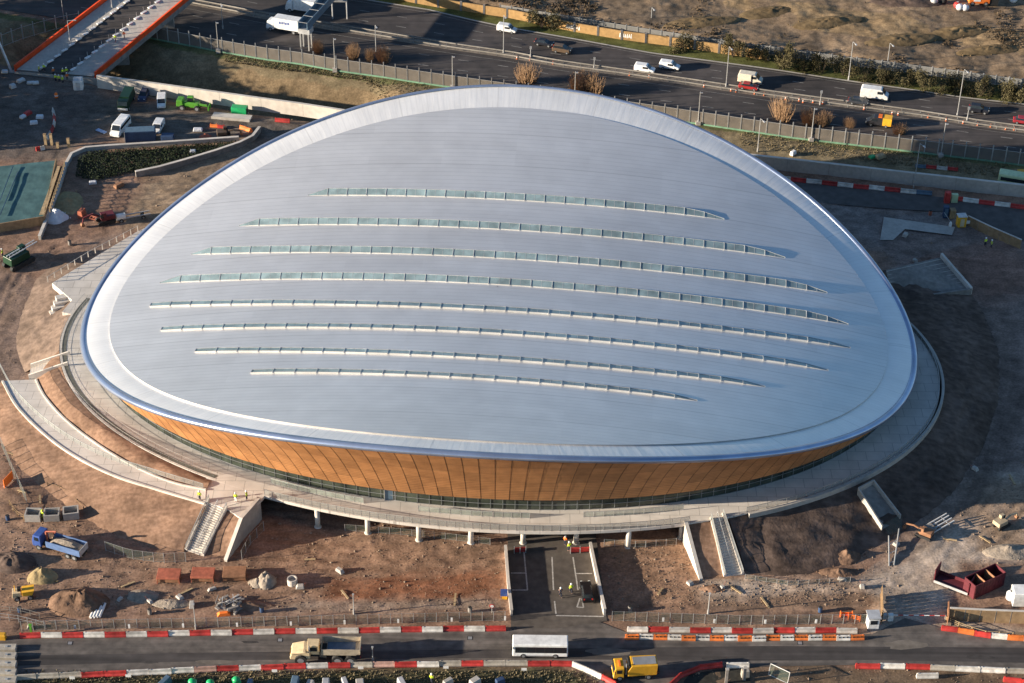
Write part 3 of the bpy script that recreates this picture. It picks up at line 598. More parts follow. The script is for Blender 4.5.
# ---------------------------------------------------------------- curved ramp, stairs
ramp = thing('curved_ramp', 'pale paved ramp curving down round the west side of the arena', 'ramp', RO[3])
def vo(mb, o): mb.v = [(x - o[0], y - o[1], z - o[2]) for x, y, z in mb.v]; return mb
def spl(P, n=40):
    P = [Vector(p) for p in P]; out = []
    for i in range(len(P) - 1):
        a, b, c, d = P[max(0, i - 1)], P[i], P[i + 1], P[min(len(P) - 1, i + 2)]
        for k in range(8):
            t = k / 8; out.append(.5 * ((2 * b) + (c - a) * t + (2 * a - 5 * b + 4 * c - d) * t * t + (3 * b - a - 3 * c + d) * t ** 3))
    return out + [P[-1]]
SO, SI = spl(RO), spl(RI)
mb = MB(); mb.grid([SI, SO]); mb.v = [(x, y, z + .03) for x, y, z in mb.v]; vo(mb, RO[3]).build('deck', pav, ramp)
mb = MB(); mb.wallpath([p + Vector((0, 0, -2)) for p in SO], 2.15, .35); vo(mb, RO[3]).build('outer_wall', M['paleconc'], ramp)
mb = MB(); mb.wallpath([p + Vector((0, 0, -.6)) for p in SI], .85, .3); vo(mb, RO[3]).build('inner_kerb', M['paleconc'], ramp)
railing([p + Vector((0, 0, .15)) for p in SO], 1.0, 1.8, ramp, RO[3])
def stair(name, label, tl, tr_, br, bl, zt, zb, n=22, side=(1, 1), hgt=.9):
    A, B, C_, D_ = G(*tl, zt), G(*tr_, zt), G(*br, zb), G(*bl, zb); o = (A + B) / 2; o.z = 0; t = thing(name, label, 'stairs', o); mb = MB()
    for i in range(n):
        f0, f1 = i / n, (i + 1) / n; z = zt + (zb - zt) * f0 - .02
        a0, b0, a1, b1 = A.lerp(D_, f0), B.lerp(C_, f0), A.lerp(D_, f1), B.lerp(C_, f1); zl = zt + (zb - zt) * f1 - .02
        mb.add([(a0.x, a0.y, z), (b0.x, b0.y, z), (b1.x, b1.y, z), (a1.x, a1.y, z), (b1.x, b1.y, zl - .3), (a1.x, a1.y, zl - .3)], [(0, 3, 2, 1), (3, 5, 4, 2)])
    vo(mb, o).build('steps', M['paleconc'], t)
    for P, Q, s in ((A, D_, side[0]), (B, C_, side[1])):
        if s:
            w_ = MB(); w_.wallpath([P + Vector((0, 0, -.8)), Q + Vector((0, 0, -.5))], 0, .4, hs=[.8 + hgt * .5, .5 + hgt * .5]); vo(w_, o).build('side_wall', M['paleconc'], t)
            railing([P + Vector((0, 0, .4)), Q + Vector((0, 0, .4))], .8, 1.5, t, o, name='handrail')
    h = MB(); m0, m1 = A.lerp(B, .5), D_.lerp(C_, .5); h.tube(m0 + Vector((0, 0, .9)), m1 + Vector((0, 0, .9)), .05, 5)
    for i in range(6): p = m0.lerp(m1, i / 5); h.tube(p, p + Vector((0, 0, .9)), .04, 4)
    vo(h, o).build('centre_rail', M['galv'], t); return t
stair('outdoor_stairs', 'pale outdoor stairs beside the tall grey retaining wall, west of the underpass', (209, 500), (227, 508), (203, 556), (186, 551), 4.2, .05)
stair('outdoor_stairs', 'pale outdoor stairs beside the white triangular wall, east of the underpass', (711, 518), (723, 514), (743, 575), (725, 577), 4.2, .05)
def wedge_wall(name, label, tops, m, t=.5, zb=-.3):
    o = Vector((tops[0].x, tops[0].y, 0)); mb = MB(); mb.wallpath([Vector((p.x, p.y, zb)) for p in tops], 0, t, hs=[p.z - zb for p in tops]); q = thing(name, label, 'retaining wall', o)
    vo(mb, o).build('wall_panel', m, q); c = MB(); P = [p + Vector((0, 0, .002)) for p in tops]; c.wallpath(P, .08, t + .1); vo(c, o).build('coping', M['paleconc'], q); return q
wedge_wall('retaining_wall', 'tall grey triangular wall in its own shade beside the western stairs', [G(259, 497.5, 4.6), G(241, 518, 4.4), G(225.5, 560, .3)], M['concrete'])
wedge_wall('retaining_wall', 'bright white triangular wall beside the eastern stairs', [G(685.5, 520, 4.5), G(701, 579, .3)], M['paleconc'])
bank('stair_earth_bank', [G(228, 510, 4.0), G(240, 518, 4.0)], [G(204, 557, -.1), G(224.5, 560, -.1)], M['soil'], n=8, noise=.15)
bank('stair_earth_bank', [G(687, 521, 4.1), G(710, 519, 4.1)], [G(702, 579, -.1), G(724, 577, -.1)], M['soil'], n=8, noise=.15, seed=5)
mb = MB(); P = [G(*p, 4.19) for p in [(203, 489), (206, 478), (268, 491), (262, 499), (241, 518.5), (228, 509.5), (209, 503), (203, 503)]]; n = len(P); mb.add(P + [p - Vector((0, 0, .5)) for p in P], [tuple(range(n))[::-1]] + [(i, (i + 1) % n, n + (i + 1) % n, n + i) for i in range(n)])
o = struct(mb.build('stair_landing_pavement', pav)); fixn(o)
# platform at the north-west of the concourse with its post-and-rail edge
P = [G(*p, 4.16) for p in [(52, 283), (138, 231), (200, 205), (150, 300), (95, 320), (62, 312), (72, 300)]]; mb = MB(); n = len(P); mb.add(P + [p - Vector((0, 0, 1.2)) for p in P], [tuple(range(n))[::-1]] + [(i, (i + 1) % n, n + (i + 1) % n, n + i) for i in range(n)])
fixn(struct(mb.build('platform_pavement', pav)))
def postrail(name, label, pxs, z, h, gap, m, rails=(.5, 1.0), r=.09, cat='fence', group=None):
    P = [G(*p, z) if z is not None else Gz(*p) for p in pxs]; P = resample(P, gap); o = P[0].copy(); t = thing(name, label, cat, o, 0, group); pm = MB().box((0, 0, 0), (r * 2, r * 2, h)).mesh('post', m)
    for p in P[:100]: q = link('post', pm, t); q.location = p - o
    for k in rails: mb = MB(); mb.path([p - o + Vector((0, 0, h * k)) for p in P], r * .55, 4); mb.build('rail', m, t)
    return t
postrail('post_fence', 'white post fence along the edge of the north west platform', [(48, 282), (90, 256), (138, 231)], 4.16, 1.2, 1.75, M['paleconc'], (.95,), .08)
stp = thing('terrace_steps', 'white stepped terrace between the platform and the curved ramp', 'steps', G(72, 300, 2)); o = G(72, 300, 2); mb = MB()
for i in range(4):
    a = G(64 - 2 * i, 290 + 5 * i, 4.0 - .5 * i); mb.box((a.x - o.x + 3, a.y - o.y - .5, a.z - o.z - 2), (9, 1.3, 2), .45)
mb.build('tread', M['paleconc'], stp)
a, b = G(30, 373, 1.7), G(69, 360, 4.2); o = a.copy(); t = thing('outdoor_stairs', 'short white stair between the curved ramp foot and the concourse', 'stairs', o); mb = MB()
for i in range(14):
    p = a.lerp(b, (i + .5) / 14); mb.box((p.x - o.x, p.y - o.y, p.z - o.z - 2.2), ((b - a).length / 14, 3.0, 2.2), math.atan2(b.y - a.y, b.x - a.x))
mb.build('steps', M['paleconc'], t)
for s in (-1.6, 1.6):
    mb = MB(); d = Vector((-(b - a).y, (b - a).x, 0)).normalized() * s; mb.wallpath([a - o + d + Vector((0, 0, -1.5)), b - o + d + Vector((0, 0, -1.5))], 2.3, .3); mb.build('side_wall', M['paleconc'], t)
# stair trough sunk in the dark east bank, with its scaffold leg
q = [G(858, 492, 3.8), G(873, 484, 3.8), G(900, 519, .9), G(882, 530, .9)]; o = q[0].copy(); t = thing('stair_trough', 'grey concrete stair trough running down the dark east bank', 'stairs', o)
for k, (i, j) in enumerate(((0, 3), (1, 2), (0, 1))):
    mb = MB(); mb.wallpath([q[i] - o + Vector((0, 0, -1.5)), q[j] - o + Vector((0, 0, -1.5))], 2.4, .25); mb.build('side_wall', M['concrete'], t)
mb = MB(); mb.add([p - o + Vector((0, 0, .35)) for p in q], [(0, 1, 2, 3)]); mb.v = [(x, y, z - .3) for x, y, z in mb.v]; mb.build('trough_floor', M['darkconc'], t)
mb = MB(); e0, e1 = q[3] - o + Vector((0, 0, 1.1)), q[2] - o + Vector((0, 0, 1.1)); e2, e3 = G(888, 540, .1) - o, G(902, 533, .1) - o
mb.add([e0, e1, e3 + Vector((0, 0, .9)), e2 + Vector((0, 0, .9))], [(0, 1, 2, 3)]); mb.build('canvas_cover', M['sitemesh'], t)
mb = MB(); lg = G(889, 566, .05) - o
mb.tube(e2 + Vector((0, 0, .9)), lg, .12, 5); mb.tube(e3 + Vector((-.6, 0, .9)), lg + Vector((.8, .2, 0)), .12, 5)
for f in (.3, .6, .9): mb.tube((e2 + Vector((0, 0, .9))).lerp(lg, f), (e3 + Vector((-.6, 0, .9))).lerp(lg + Vector((.8, .2, 0)), f), .07, 4)
mb.build('scaffold_leg', M['galv'], t)
# north-east ramp slab with pale side wall
q = [G(886, 270, 4.0), G(941, 257, 3.2), G(971, 292, .6), G(893, 303, .9)]; o = q[0].copy(); t = thing('ramp_slab', 'dark shaded ramp slab with a pale side wall, east of the arena', 'ramp', o)
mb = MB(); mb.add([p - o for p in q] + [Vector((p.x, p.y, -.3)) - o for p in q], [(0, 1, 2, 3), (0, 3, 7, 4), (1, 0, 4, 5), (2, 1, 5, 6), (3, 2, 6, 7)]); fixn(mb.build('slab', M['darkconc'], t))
for i in range(9):
    f = (i + .5) / 9; a_, b_ = q[0].lerp(q[3], f), q[1].lerp(q[2], f); mb = MB(); mb.tube(a_ - o + Vector((0, 0, .04)), b_ - o + Vector((0, 0, .04)), .09, 4); mb.build('step_nosing', M['concrete'], t)
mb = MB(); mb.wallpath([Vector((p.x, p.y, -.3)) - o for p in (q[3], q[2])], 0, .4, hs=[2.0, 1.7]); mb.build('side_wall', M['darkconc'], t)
mb = MB(); mb.wallpath([Vector((p.x, p.y, -.3)) - o for p in (q[1], q[2])], 0, .5, hs=[4.4, 1.9]); mb.build('side_wall', M['paleconc'], t)
# ---------------------------------------------------------------- walls
def cwall(name, label, pxs, h, t, m, cat='wall', z=0, joint=0, group=None):
    P = [G(*p, z) for p in pxs]; o = P[0].copy(); mb = MB(); mb.wallpath([p - o + Vector((0, 0, -.4)) for p in P], h + .4, t); w_ = thing(name, label, cat, o, 0, group); mb.build('wall_panel', m, w_)
    c = MB(); c.wallpath([p - o + Vector((0, 0, h + .003)) for p in P], .12, t + .12); c.build('coping', M['paleconc'], w_)
    if joint:
        j = MB()
        for p in resample(P, joint)[1:-1]: j.box((p.x - o.x, p.y - o.y, -.2), (.12, t + .04, h + .15), .2)
        j.build('wall_joint', M['darkconc'], w_)
    return w_
cwall('concrete_wall', 'long pale concrete wall behind the parked site vehicles', [(98, 86), (160, 94.5), (256, 108), (300, 114), (345, 121)], 2.6, .5, M['paleconc'], joint=9)
cwall('concrete_wall', 'long grey concrete wall above the haul road, east of the arena', [(745, 166), (800, 172), (900, 183.5), (960, 190), (1040, 199)], 2.8, .5, M['concrete'], joint=9)
cwall('retaining_wall', 'pale coping wall along the ivy filled cutting below the blue container', [(40, 240), (58, 195), (66, 168), (72, 157), (86, 151), (110, 149), (175, 145), (239, 140.5)], .9, .5, M['concrete'])
cwall('road_parapet', 'grey parapet wall curving round the foot of the ivy cutting', [(136, 177), (160, 172), (185, 165), (215, 156), (240, 147.5), (253, 141), (260, 132)], 1.3, .5, M['darkconc'])
# underpass parapets
cwall('underpass_parapet', 'white parapet on the west edge of the underpass road', [(505.5, 551), (508, 585), (511.5, 616)], 1.2, .35, M['paleconc'])
cwall('underpass_parapet', 'white parapet on the east edge of the underpass road', [(590, 549), (597, 582), (604.5, 616)], 1.4, .35, M['paleconc'])
for lab, pa, pb in (('red barrier panel across the recess on the west side of the underpass', (514, 553), (526, 552)), ('red barrier panel behind the black car in the underpass', (570, 553), (590, 552))):
    a, b = G(*pa), G(*pb); t = thing('recess_barrier', lab, 'barrier', a); d = b - a; mb = MB(); mb.wallpath([Vector((0, 0, .15)), d + Vector((0, 0, .15))], .95, .08); mb.build('panel', M['red'], t)
    [MB().box((d.x * k, d.y * k, 0), (.12, .6, 1.1)).build('stand', M['galv'], t) for k in (.02, .5, .98)]
# ochre wall with piers and graffiti behind the motorway verge
bw = thing('brick_wall', 'low ochre wall with piers and white graffiti beyond the motorway', 'wall', BW[2]); o = BW[2]; P = resample(BW, 5.8)
for i, (a, b) in enumerate(zip(P, P[1:])):
    mb = MB(); mb.wallpath([a - o, b - o], 2.2, .3); mb.build('wall_panel', M['blockwork'], bw); c = MB(); c.box((b.x - o.x, b.y - o.y, 0), (.5, .6, 2.35)); c.build('pier', M['darkconc'], bw)
grf = mat('white_spray_paint', (.62, .6, .56), .8, 0, .25, 2)
for (x0, x1, y0) in ((566, 580, 24.5), (619, 632, 34)):
    a, b = G(x0, line_px if False else y0, 1.2), G(x1, y0 + (x1 - x0) * .17, 1.2); mb = MB(); d = b - a; ya = lambda x: float(line_y(BW, x)) - .17
    for k in range(7):
        x = a.x + d.x * (k + .1) / 7; x2 = a.x + d.x * (k + .98) / 7; z0, z1 = .5 + .25 * random.random(), 1.5 + .4 * random.random()
        mb.add([(x, ya(x), z0), (x2, ya(x2), z0 + .15 * random.random()), (x2 - .1, ya(x2), z1), (x + .12, ya(x), z1 - .2 * random.random())], [(0, 1, 2, 3)])
    mb.v = [(x - o.x, y - o.y, z) for x, y, z in mb.v]; mb.build('graffiti', grf, bw)
# ---------------------------------------------------------------- motorway fences
def meshfence(name, label, P, h, step, panel, post, hp, feet=False, pw=.2):
    P = resample(P, step); o = P[0].copy(); t = thing(name, label, 'fence', o); pmesh = MB().box((0, 0, 0), (pw, pw, hp)).mesh('post', post)
    for p in P[:100]: q = link('post', pmesh, t); q.location = p - o
    mb = MB(); mb.grid([[p - o + Vector((0, 0, .12)) for p in P], [p - o + Vector((0, 0, h)) for p in P]]); mb.build('mesh_panel', panel, t)
    [MB().path([p - o + Vector((0, 0, q)) for p in P], pw * .2, 4).build('rail', post, t) for q in (h, .2)]
    if feet: f = MB(); f.wallpath([p - o for p in P], .35, .2); f.build('kick_board', mat('green_kick_board', (.16, .3, .2), .6, 0, .15), t)
    return t
fp = [p for p in NF if False]
meshfence('security_fence', 'long grey mesh fence with tall posts on the near side of the motorway', [G(*p) for p in NF_PX[2:]], 3.1, 2.8, M['mesh'], M['galv'], 3.9, True)
meshfence('security_fence', 'long grey mesh fence beyond the motorway at the foot of the scrub hill', [Vector((p.x, p.y, Z(p.x, p.y) - .1)) for p in resample(FF[3:-1], 12)], 2.2, 2.8, M['farmesh'], M['galv'], 2.5)
meshfence('security_fence', 'tall grey fence posts on the verge west of the orange bridge', [G(*p) for p in [(3, 47), (20, 40), (40, 34), (62, 28), (80, 25)]], 3.0, 2.6, M['sitemesh'], M['galv'], 3.6)
# guard rails on the central reservation
for s, lab in ((-.9, 'steel guard rail on the near side of the motorway central reservation'), (.9, 'steel guard rail on the far side of the motorway central reservation')):
    P = resample([Vector((x, float(line_y(MD, x)) + s, 0)) for x in np.linspace(-130, 135, 40)], 4.0); o = P[0].copy(); t = thing('guard_rail', lab, 'guard rail', o); mb = MB(); mb.wallpath([p - o + Vector((0, 0, .45)) for p in P], .32, .08); mb.build('rail', M['dullgalv'], t)
    f = MB(); [f.box((p.x - o.x, p.y - o.y, 0), (.1, .15, .6)) for p in P]; f.build('support_rib', M['greysteel'], t)
# cones
cone0 = thing('traffic_cone', 'x', 'traffic cone', (0, 0, 0)); MB().lathe([(.33, 0), (.33, .07), (.22, .08), (.06, 1.05)], n=8).build('cone_body', M['coneo'], cone0); MB().lathe([(.19, .45), (.15, .72)], n=8).build('reflective_sleeve', M['whitepaint'], cone0)
CONES = [(517, 59), (530, 60), (553, 64), (629.5, 75.5), (649, 77.5), (704, 87), (731, 91), (736, 92), (754.5, 94), (764, 95.5), (785.5, 99.5), (799, 101), (803, 102.5), (813, 102.5), (820.5, 103.5), (823, 104), (864, 109.5), (892, 114), (898, 115), (928, 117.5), (946, 121), (963, 123.5), (977.5, 125.5), (990.5, 127), (1005.5, 129.5), (1014, 130)]
for i, c in enumerate(CONES):
    l = f'{ordw(i)} orange cone from the west along the motorway central reservation'
    if i == 0: cone0.location = G(*c, .07); cone0['label'] = l; cone0['group'] = 'cones on the central reservation'
    else: dup(cone0, G(*c, .07), 0, l, 'cones on the central reservation', s=.75)
cone0.scale = (.75,) * 3
# ---------------------------------------------------------------- lamp posts
def lamppost(i, base, h, label, arm=1.4, cat='street lamp', name='street_lamp', z=None, head=0):
    p = G(*base, z if z is not None else 0); t = thing(name, label, cat, p); mb = MB().tube((0, 0, 0), (0, 0, h), .11, 6, .07); mb.lathe([(.18, 0), (.16, .9)], n=8); mb.build('pole', M['galv'], t)
    if arm:
        c, s = math.cos(head), math.sin(head); mb = MB().tube((0, 0, h), (arm * c, arm * s, h + .15), .05, 5); mb.build('arm', M['galv'], t); l = MB().box((arm * c * 1.15, arm * s * 1.15, h + .08), (.75, .3, .14), head); l.build('lamp_head', M['lead'], t)
    return t
LP = [((957, 116.5), 11.5, 'tall street lamp on the central reservation behind the black off-roader'), ((848.5, 80), 9.5, 'tall street lamp before the hedge on the far motorway verge'), ((726, 87), 10, 'tall street lamp on the central reservation by the red car'), ((376, 52), 6.8, 'street lamp in the shaded stretch east of the gantry'), ((503.5, 53), 9.5, 'tall street lamp by the lone white van near the ochre wall'), ((223, 29), 6.5, 'street lamp on the motorway between the orange bridge and the gantry'), ((651, 25), 4.5, 'short lamp post behind the graffitied wall, on the scrub hill'), ((64, 20), 6, 'slim lamp post on the motorway west of the orange bridge'), ((887, 67), 6, 'pale lamp post behind the far hedge, under the scrub hill')]
for i, (b_, h, l) in enumerate(LP): lamppost(i, b_, h, l, head=-1.3)
CP = [((335, 71), 8.2, 'white camera pole on the motorway fence east of the gantry'), ((452.5, 89), 8.2, 'white camera pole on the motorway fence above the roof crest'), ((218.5, 52), 7.6, 'white camera pole on the motorway fence by the gantry shadow'), ((574.5, 104), 8, 'white camera pole on the motorway fence behind the roof top'), ((698, 124.5), 8, 'white camera pole on the motorway fence where the roof meets it'), ((811, 141), 8, 'white camera pole on the motorway fence below the russet shrubs'), ((940.5, 157), 8.2, 'white camera pole on the motorway fence east of the yellow van')]
for b_, h, l in CP:
    t = lamppost(0, b_, h, l, 0, 'camera pole', 'camera_pole'); MB().box((.25, -.1, h - .35), (.6, .22, .22)).build('camera_head', M['lead'], t); MB().box((0, 0, -.1), (1.0, 1.0, .9)).build('plinth', M['concrete'], t)
lamppost(0, (913.5, 188), 10.5, 'tall dark lamp post before the grey wall on the haul road', head=-1.2)
lamppost(0, (757.5, 152), 8, 'thin lamp post on the verge between roof edge and motorway fence', head=-1.2)
for b_, h, l in [((820, 105), 3.6, 'small sign post on the central reservation near the big white van'), ((967, 120.5), 3.4, 'small sign post on the central reservation beside the black off-roader'), ((530.5, 58), 3, 'small sign post on the central reservation behind the dark cars'), ((594, 69), 3, 'small sign post on the central reservation between brown estate and white vans')]:
    t = lamppost(0, b_, h, l, 0, 'sign post', 'sign_post'); MB().box((0, -.08, h - .7), (.5, .05, .7)).build('sign_plate', M['lead'], t)
for b_, h, l in [((196, 629), 5, 'slim grey pole behind the site road barriers, west end'), ((354, 614), 4, 'slim grey pole in the dirt before the concourse, left of the underpass'), ((708, 614), 4.2, 'slim grey pole by the fence east of the underpass'), ((373, 663), 3.2, 'short pale pole beside the barrier next to the dump truck')]:
    t = lamppost(0, b_, h, l, 0, 'pole', 'site_pole'); MB().box((0, 0, h), (.3, .2, .2)).build('pole_cap', M['lead'], t)
# ---------------------------------------------------------------- vegetation
def leafcloud(nl, rx, ry, rz, sz, seed, dome=True):
    rd = random.Random(seed); mb = MB(); cl = [(rd.uniform(-.75, .75), rd.uniform(-.75, .75), rd.uniform(.2, .85), rd.uniform(.28, .5)) for _ in range(11)]
    for _ in range(nl):
        cx, cy, cz, cr = rd.choice(cl)
        while True:
            p = Vector((rd.uniform(-1, 1), rd.uniform(-1, 1), rd.uniform(-1, 1)))
            if .25 < p.length < 1: break
        p = Vector(((cx + p.x * cr) * rx, (cy + p.y * cr) * ry, max(.03, (cz + p.z * cr)) * rz)); u = Vector((rd.gauss(0, 1), rd.gauss(0, 1), rd.gauss(0, 1))).normalized() * sz * rd.uniform(.5, 1.2); v_ = u.orthogonal().normalized() * sz * rd.uniform(.4, .9)
        mb.add([p - u, p - v_ * .6, p + u, p + v_ * .6], [(0, 1, 2, 3)])
    return mb
def stems(h, n, r, seed, spread=.9):
    rd = random.Random(seed); mb = MB()
    for _ in range(n): a = rd.uniform(0, 6.28); k = rd.uniform(.2, spread); mb.tube((.1 * math.cos(a), .1 * math.sin(a), 0), (k * math.cos(a) * h * .5, k * math.sin(a) * h * .5, h * rd.uniform(.6, 1)), r, 4, r * .3)
    return mb
SHR = []
for s in range(4):
    t = thing('evergreen_shrub', 'x', 'shrub', (0, 0, 0)); leafcloud(1500, 2.5, 2.1, 3.3, .2, 40 + s).build('foliage', M['leaf'], t); stems(2.6, 9, .06, s, .8).build('branches', M['bark'], t); SHR.append([t, False])
def shrub(protos, k, loc, s, label, group):
    t, used = protos[k]
    if not used: t.location = loc; t.scale = s; t.rotation_euler = (0, 0, k); t['label'] = label; t['group'] = group; protos[k][1] = True; return t
    return dup(t, loc, random.uniform(0, 6), label, group, s)
for i, (x, y, s) in enumerate([(542, 29, 1.25), (682, 51, .95), (733, 58, 1.1), (757, 61, .9), (786, 68, 1.05), (804, 71, 1.0), (822, 74, 1.05), (843, 76, .85), (866, 79, .95), (886, 82, 1.0), (904, 85, .8), (923, 88, .9), (943, 91, 1.0), (962, 93.5, 1.05), (982, 96.5, 1.0), (1003, 99.5, 1.05), (1021, 102, 1.1)]):
    lab = ['dark round shrub before the ochre wall by the lone white van', 'olive shrub at the end of the graffitied wall, above the paired vans'][i] if i < 2 else f'{ordw(i - 2)} shrub from the west in the olive hedge on the far verge'
    shrub(SHR, i % 4, G(x, y) + Vector((0, .5, -.05)), (s * 1.3, s * 1.15, s * random.uniform(1.15, 1.4)), lab, 'shrubs on the far motorway verge')
TW = []
for s in range(3):
    t = thing('bare_shrub', 'x', 'shrub', (0, 0, 0)); rd = random.Random(90 + s); mb = MB()
    for _ in range(230): a = rd.uniform(0, 6.28); k = rd.uniform(0, 1) ** .6 * 2.7; x, y = k * math.cos(a), k * math.sin(a) * .7; h = rd.uniform(2.2, 4.4) * (1 - .1 * k); mb.tube((x * .6, y * .6, 0), (x + rd.gauss(0, .3), y + rd.gauss(0, .3), h), .035, 3, .012)
    lc = leafcloud(350, 2.4, 1.8, 3.6, .09, 120 + s); mb.add(lc.v, lc.f)
    mb.build('twigs', M['twig'], t); TW.append([t, False])
for i, (x, y, s, l) in enumerate([(527, 82, 1.0, 'russet bare shrub on the near verge, west of the tallest russet clump'), (580, 92, 1.15, 'tall russet bare shrub behind the crest of the roof'), (594, 93, 1.0, 'russet bare shrub growing against the east flank of the tallest one'), (781.5, 119, 1.05, 'tall russet bare shrub behind the fence below the white vans'), (808, 124, .8, 'low russet bare shrub below the small dark car'), (823, 125, .75, 'low russet bare shrub east of its lighter twin on the near verge'), (849, 127, .5, 'tiny russet shrub behind the fence under the big white van'), (899, 134, .6, 'small russet shrub behind the fence under the yellow van'), (383, 61, .85, 'russet bare shrub by the fence in the shaded stretch'), (370, 60, .6, 'small russet shrub beside the brown dome bush'), (318, 52, .7, 'russet shrub by the fence just east of the gantry foot'), (353, 58, .8, 'brown dome shaped bush behind the motorway fence')]):
    shrub(TW, i % 3, G(x, y), (s * 1.25, s * 1.2, s * 1.2), l, 'bare shrubs on the near verge')
# ivy in the cutting, leaf colour darkened to stand for the shade there
iv = MB(); rd = random.Random(5); poly = [(76, 178), (78, 160), (90, 154), (238, 143), (225, 152), (180, 164), (140, 172), (95, 182)]
k = 0
while k < 9000:
    x, y = rd.uniform(70, 240), rd.uniform(142, 183)
    if not inpoly(np.array(x), np.array(y), poly): continue
    p = G(x, y); p.z += rd.uniform(.05, .9) * rd.uniform(.3, 1) + .2; u = Vector((rd.gauss(0, 1), rd.gauss(0, 1), rd.gauss(0, .6))).normalized() * rd.uniform(.08, .2); v_ = u.orthogonal().normalized() * .12; iv.add([p - u, p - v_, p + u, p + v_], [(0, 1, 2, 3)]); k += 1
tag(iv.build('ground_cover', M['ivy']), 'dark ivy covering the shaded cutting below the coping wall', 'ivy', kind='stuff')
# grass and weed tufts on verges, bottom strip and the motorway bank
gr = MB(); rd = random.Random(6); k = 0
def tuft(p, h):
    for _ in range(4):
        a = rd.uniform(0, 6.28); d = Vector((math.cos(a), math.sin(a), 0)); s = Vector((-d.y, d.x, 0)) * .09; gr.add([p - s + d * .05, p + s + d * .05, p + d * rd.uniform(.1, .3) + Vector((0, 0, h * rd.uniform(.6, 1.2)))], [(0, 1, 2)])
while k < 5200:
    z_ = rd.random()
    if z_ < .35: x, y = rd.uniform(0, 605), rd.uniform(671, 683)
    elif z_ < .7: x = rd.uniform(225, 430); y = np.interp(x, [219, 265, 335, 417], [53, 61, 72, 84]) + rd.uniform(0, 26)
    else: x = rd.uniform(740, 1010); y = np.interp(x, [709, 797, 893, 993], [127, 140, 151, 163]) + rd.uniform(0, 14)
    p = Gz(x, y); tuft(p, rd.uniform(.15, .4)); k += 1
gr.f = gr.f; tag(gr.build('grass', mat('dry_grass', (.17, .145, .08), .9, 0, .4, .7, c2=(.22, .175, .1))), 'dry grass tufts on the motorway bank and roadside strips', 'grass', kind='stuff')
sb = MB(); rd = random.Random(12); k = 0
while k < 3800:
    x, y = rd.uniform(430, 1040), rd.uniform(-8, 92); p = G(x, y, 1.8)
    if p.y < float(line_y(FF, p.x)) + 2 or float(fbm(p.x * .07, p.y * .06, 91)) < .12 + .5 * rd.random() * .3: k += .25; continue
    p.z = Z(p.x, p.y); h = rd.uniform(.25, .8)
    for _ in range(5):
        q = p + Vector((rd.gauss(0, .35), rd.gauss(0, .35), rd.uniform(.02, h))); u = Vector((rd.gauss(0, 1), rd.gauss(0, 1), rd.gauss(0, 1))).normalized() * rd.uniform(.1, .3); v_ = u.orthogonal() * .6; sb.add([q - u, q - v_, q + u, q + v_], [(0, 1, 2, 3)])
    k += 1
tag(sb.build('undergrowth', M['scrub']), 'dark heath scrub in patches over the brown hill beyond the motorway', 'scrub', kind='stuff')
# scattered stones and clods
st = MB(); rd = random.Random(8)
def stone(p, r):
    q = []
    for (a, b, c) in ((1, 0, 0), (-1, 0, 0), (0, 1, 0), (0, -1, 0), (0, 0, 1), (0, 0, -1)): q.append(p + Vector((a, b, c * .7)) * r * rd.uniform(.6, 1.3))
    st.add(q, [(0, 2, 4), (2, 1, 4), (1, 3, 4), (3, 0, 4), (2, 0, 5), (1, 2, 5), (3, 1, 5), (0, 3, 5)])
areas = [(0, 505, 500, 612, 3600), (605, 690, 545, 610, 800), (745, 900, 545, 600, 500), (690, 870, 580, 606, 700), (0, 60, 250, 470, 500), (120, 250, 150, 210, 120), (800, 1015, 205, 300, 250), (960, 1024, 430, 600, 250), (90, 330, 110, 140, 100), (640, 1020, 668, 683, 150), (850, 1024, 5, 60, 120)]
for x0, x1, y0, y1, n in areas:
    for _ in range(n): st_p = Gz(rd.uniform(x0, x1), rd.uniform(y0, y1)); stone(st_p + Vector((0, 0, .05)), rd.uniform(.05, .12) if rd.random() < .94 else rd.uniform(.15, .3))
tag(st.build('rubble', mat('stone_rubble', (.22, .16, .115), .95, 0, .45, 1.2)), 'stones and clods scattered over the bare earth of the site', 'rubble', kind='stuff')
# ---------------------------------------------------------------- orange bridge
def BZ(t): return .6 + 6.2 * t
def brpt(s, t):  # s across 0..1 (west to east parapet), t along 0..1.25
    a0, a1 = G(14, 70, .6), G(96, 77, .6); b0, b1 = G(106, 0, 6.8), G(190, -1, 6.8); z = float(BZ(t)); a = a0.lerp(a1, s); b = b0.lerp(b1, s); p = a.lerp(b, t); p.z = z; return p
TT = [i / 16 * 1.6 for i in range(17)]; o = brpt(.5, 0); o.z = 0
br = thing('road_bridge', 'road bridge with bright orange parapets crossing over the motorway', 'bridge', o)
for nm, s0, s1, dz, mm in (('roadway', .30, .64, 0, M['wetasphalt']), ('footway', .03, .30, .12, M['concrete']), ('footway', .64, .97, .12, M['concrete'])):
    mb = MB(); mb.grid([[brpt(s0, t) + Vector((0, 0, dz)) - o for t in TT], [brpt(s1, t) + Vector((0, 0, dz)) - o for t in TT]]); q = mb.build(nm, mm, br)
    if q.data.polygons[0].normal.z < 0: q.data.flip_normals()
mb = MB(); rows = []
for s, dz in ((0, -.05), (0, -1.3), (1, -1.3), (1, -.05)): rows.append([brpt(s, t) + Vector((0, 0, dz)) - o for t in TT])
mb.grid(rows); mb.build('girder', M['darkconc'], br)
for s in (0.01, .99):
    mb = MB(); P = [brpt(s, t) - o for t in TT]; mb.wallpath([p + Vector((0, 0, -.3)) for p in P], 1.35, .3); q = mb.build('parapet', M['orangesteel'], br)
    c = MB(); c.wallpath([p + Vector((0, 0, 1.055)) for p in P], .12, .4); c.build('top_rail', M['orangesteel'], q)
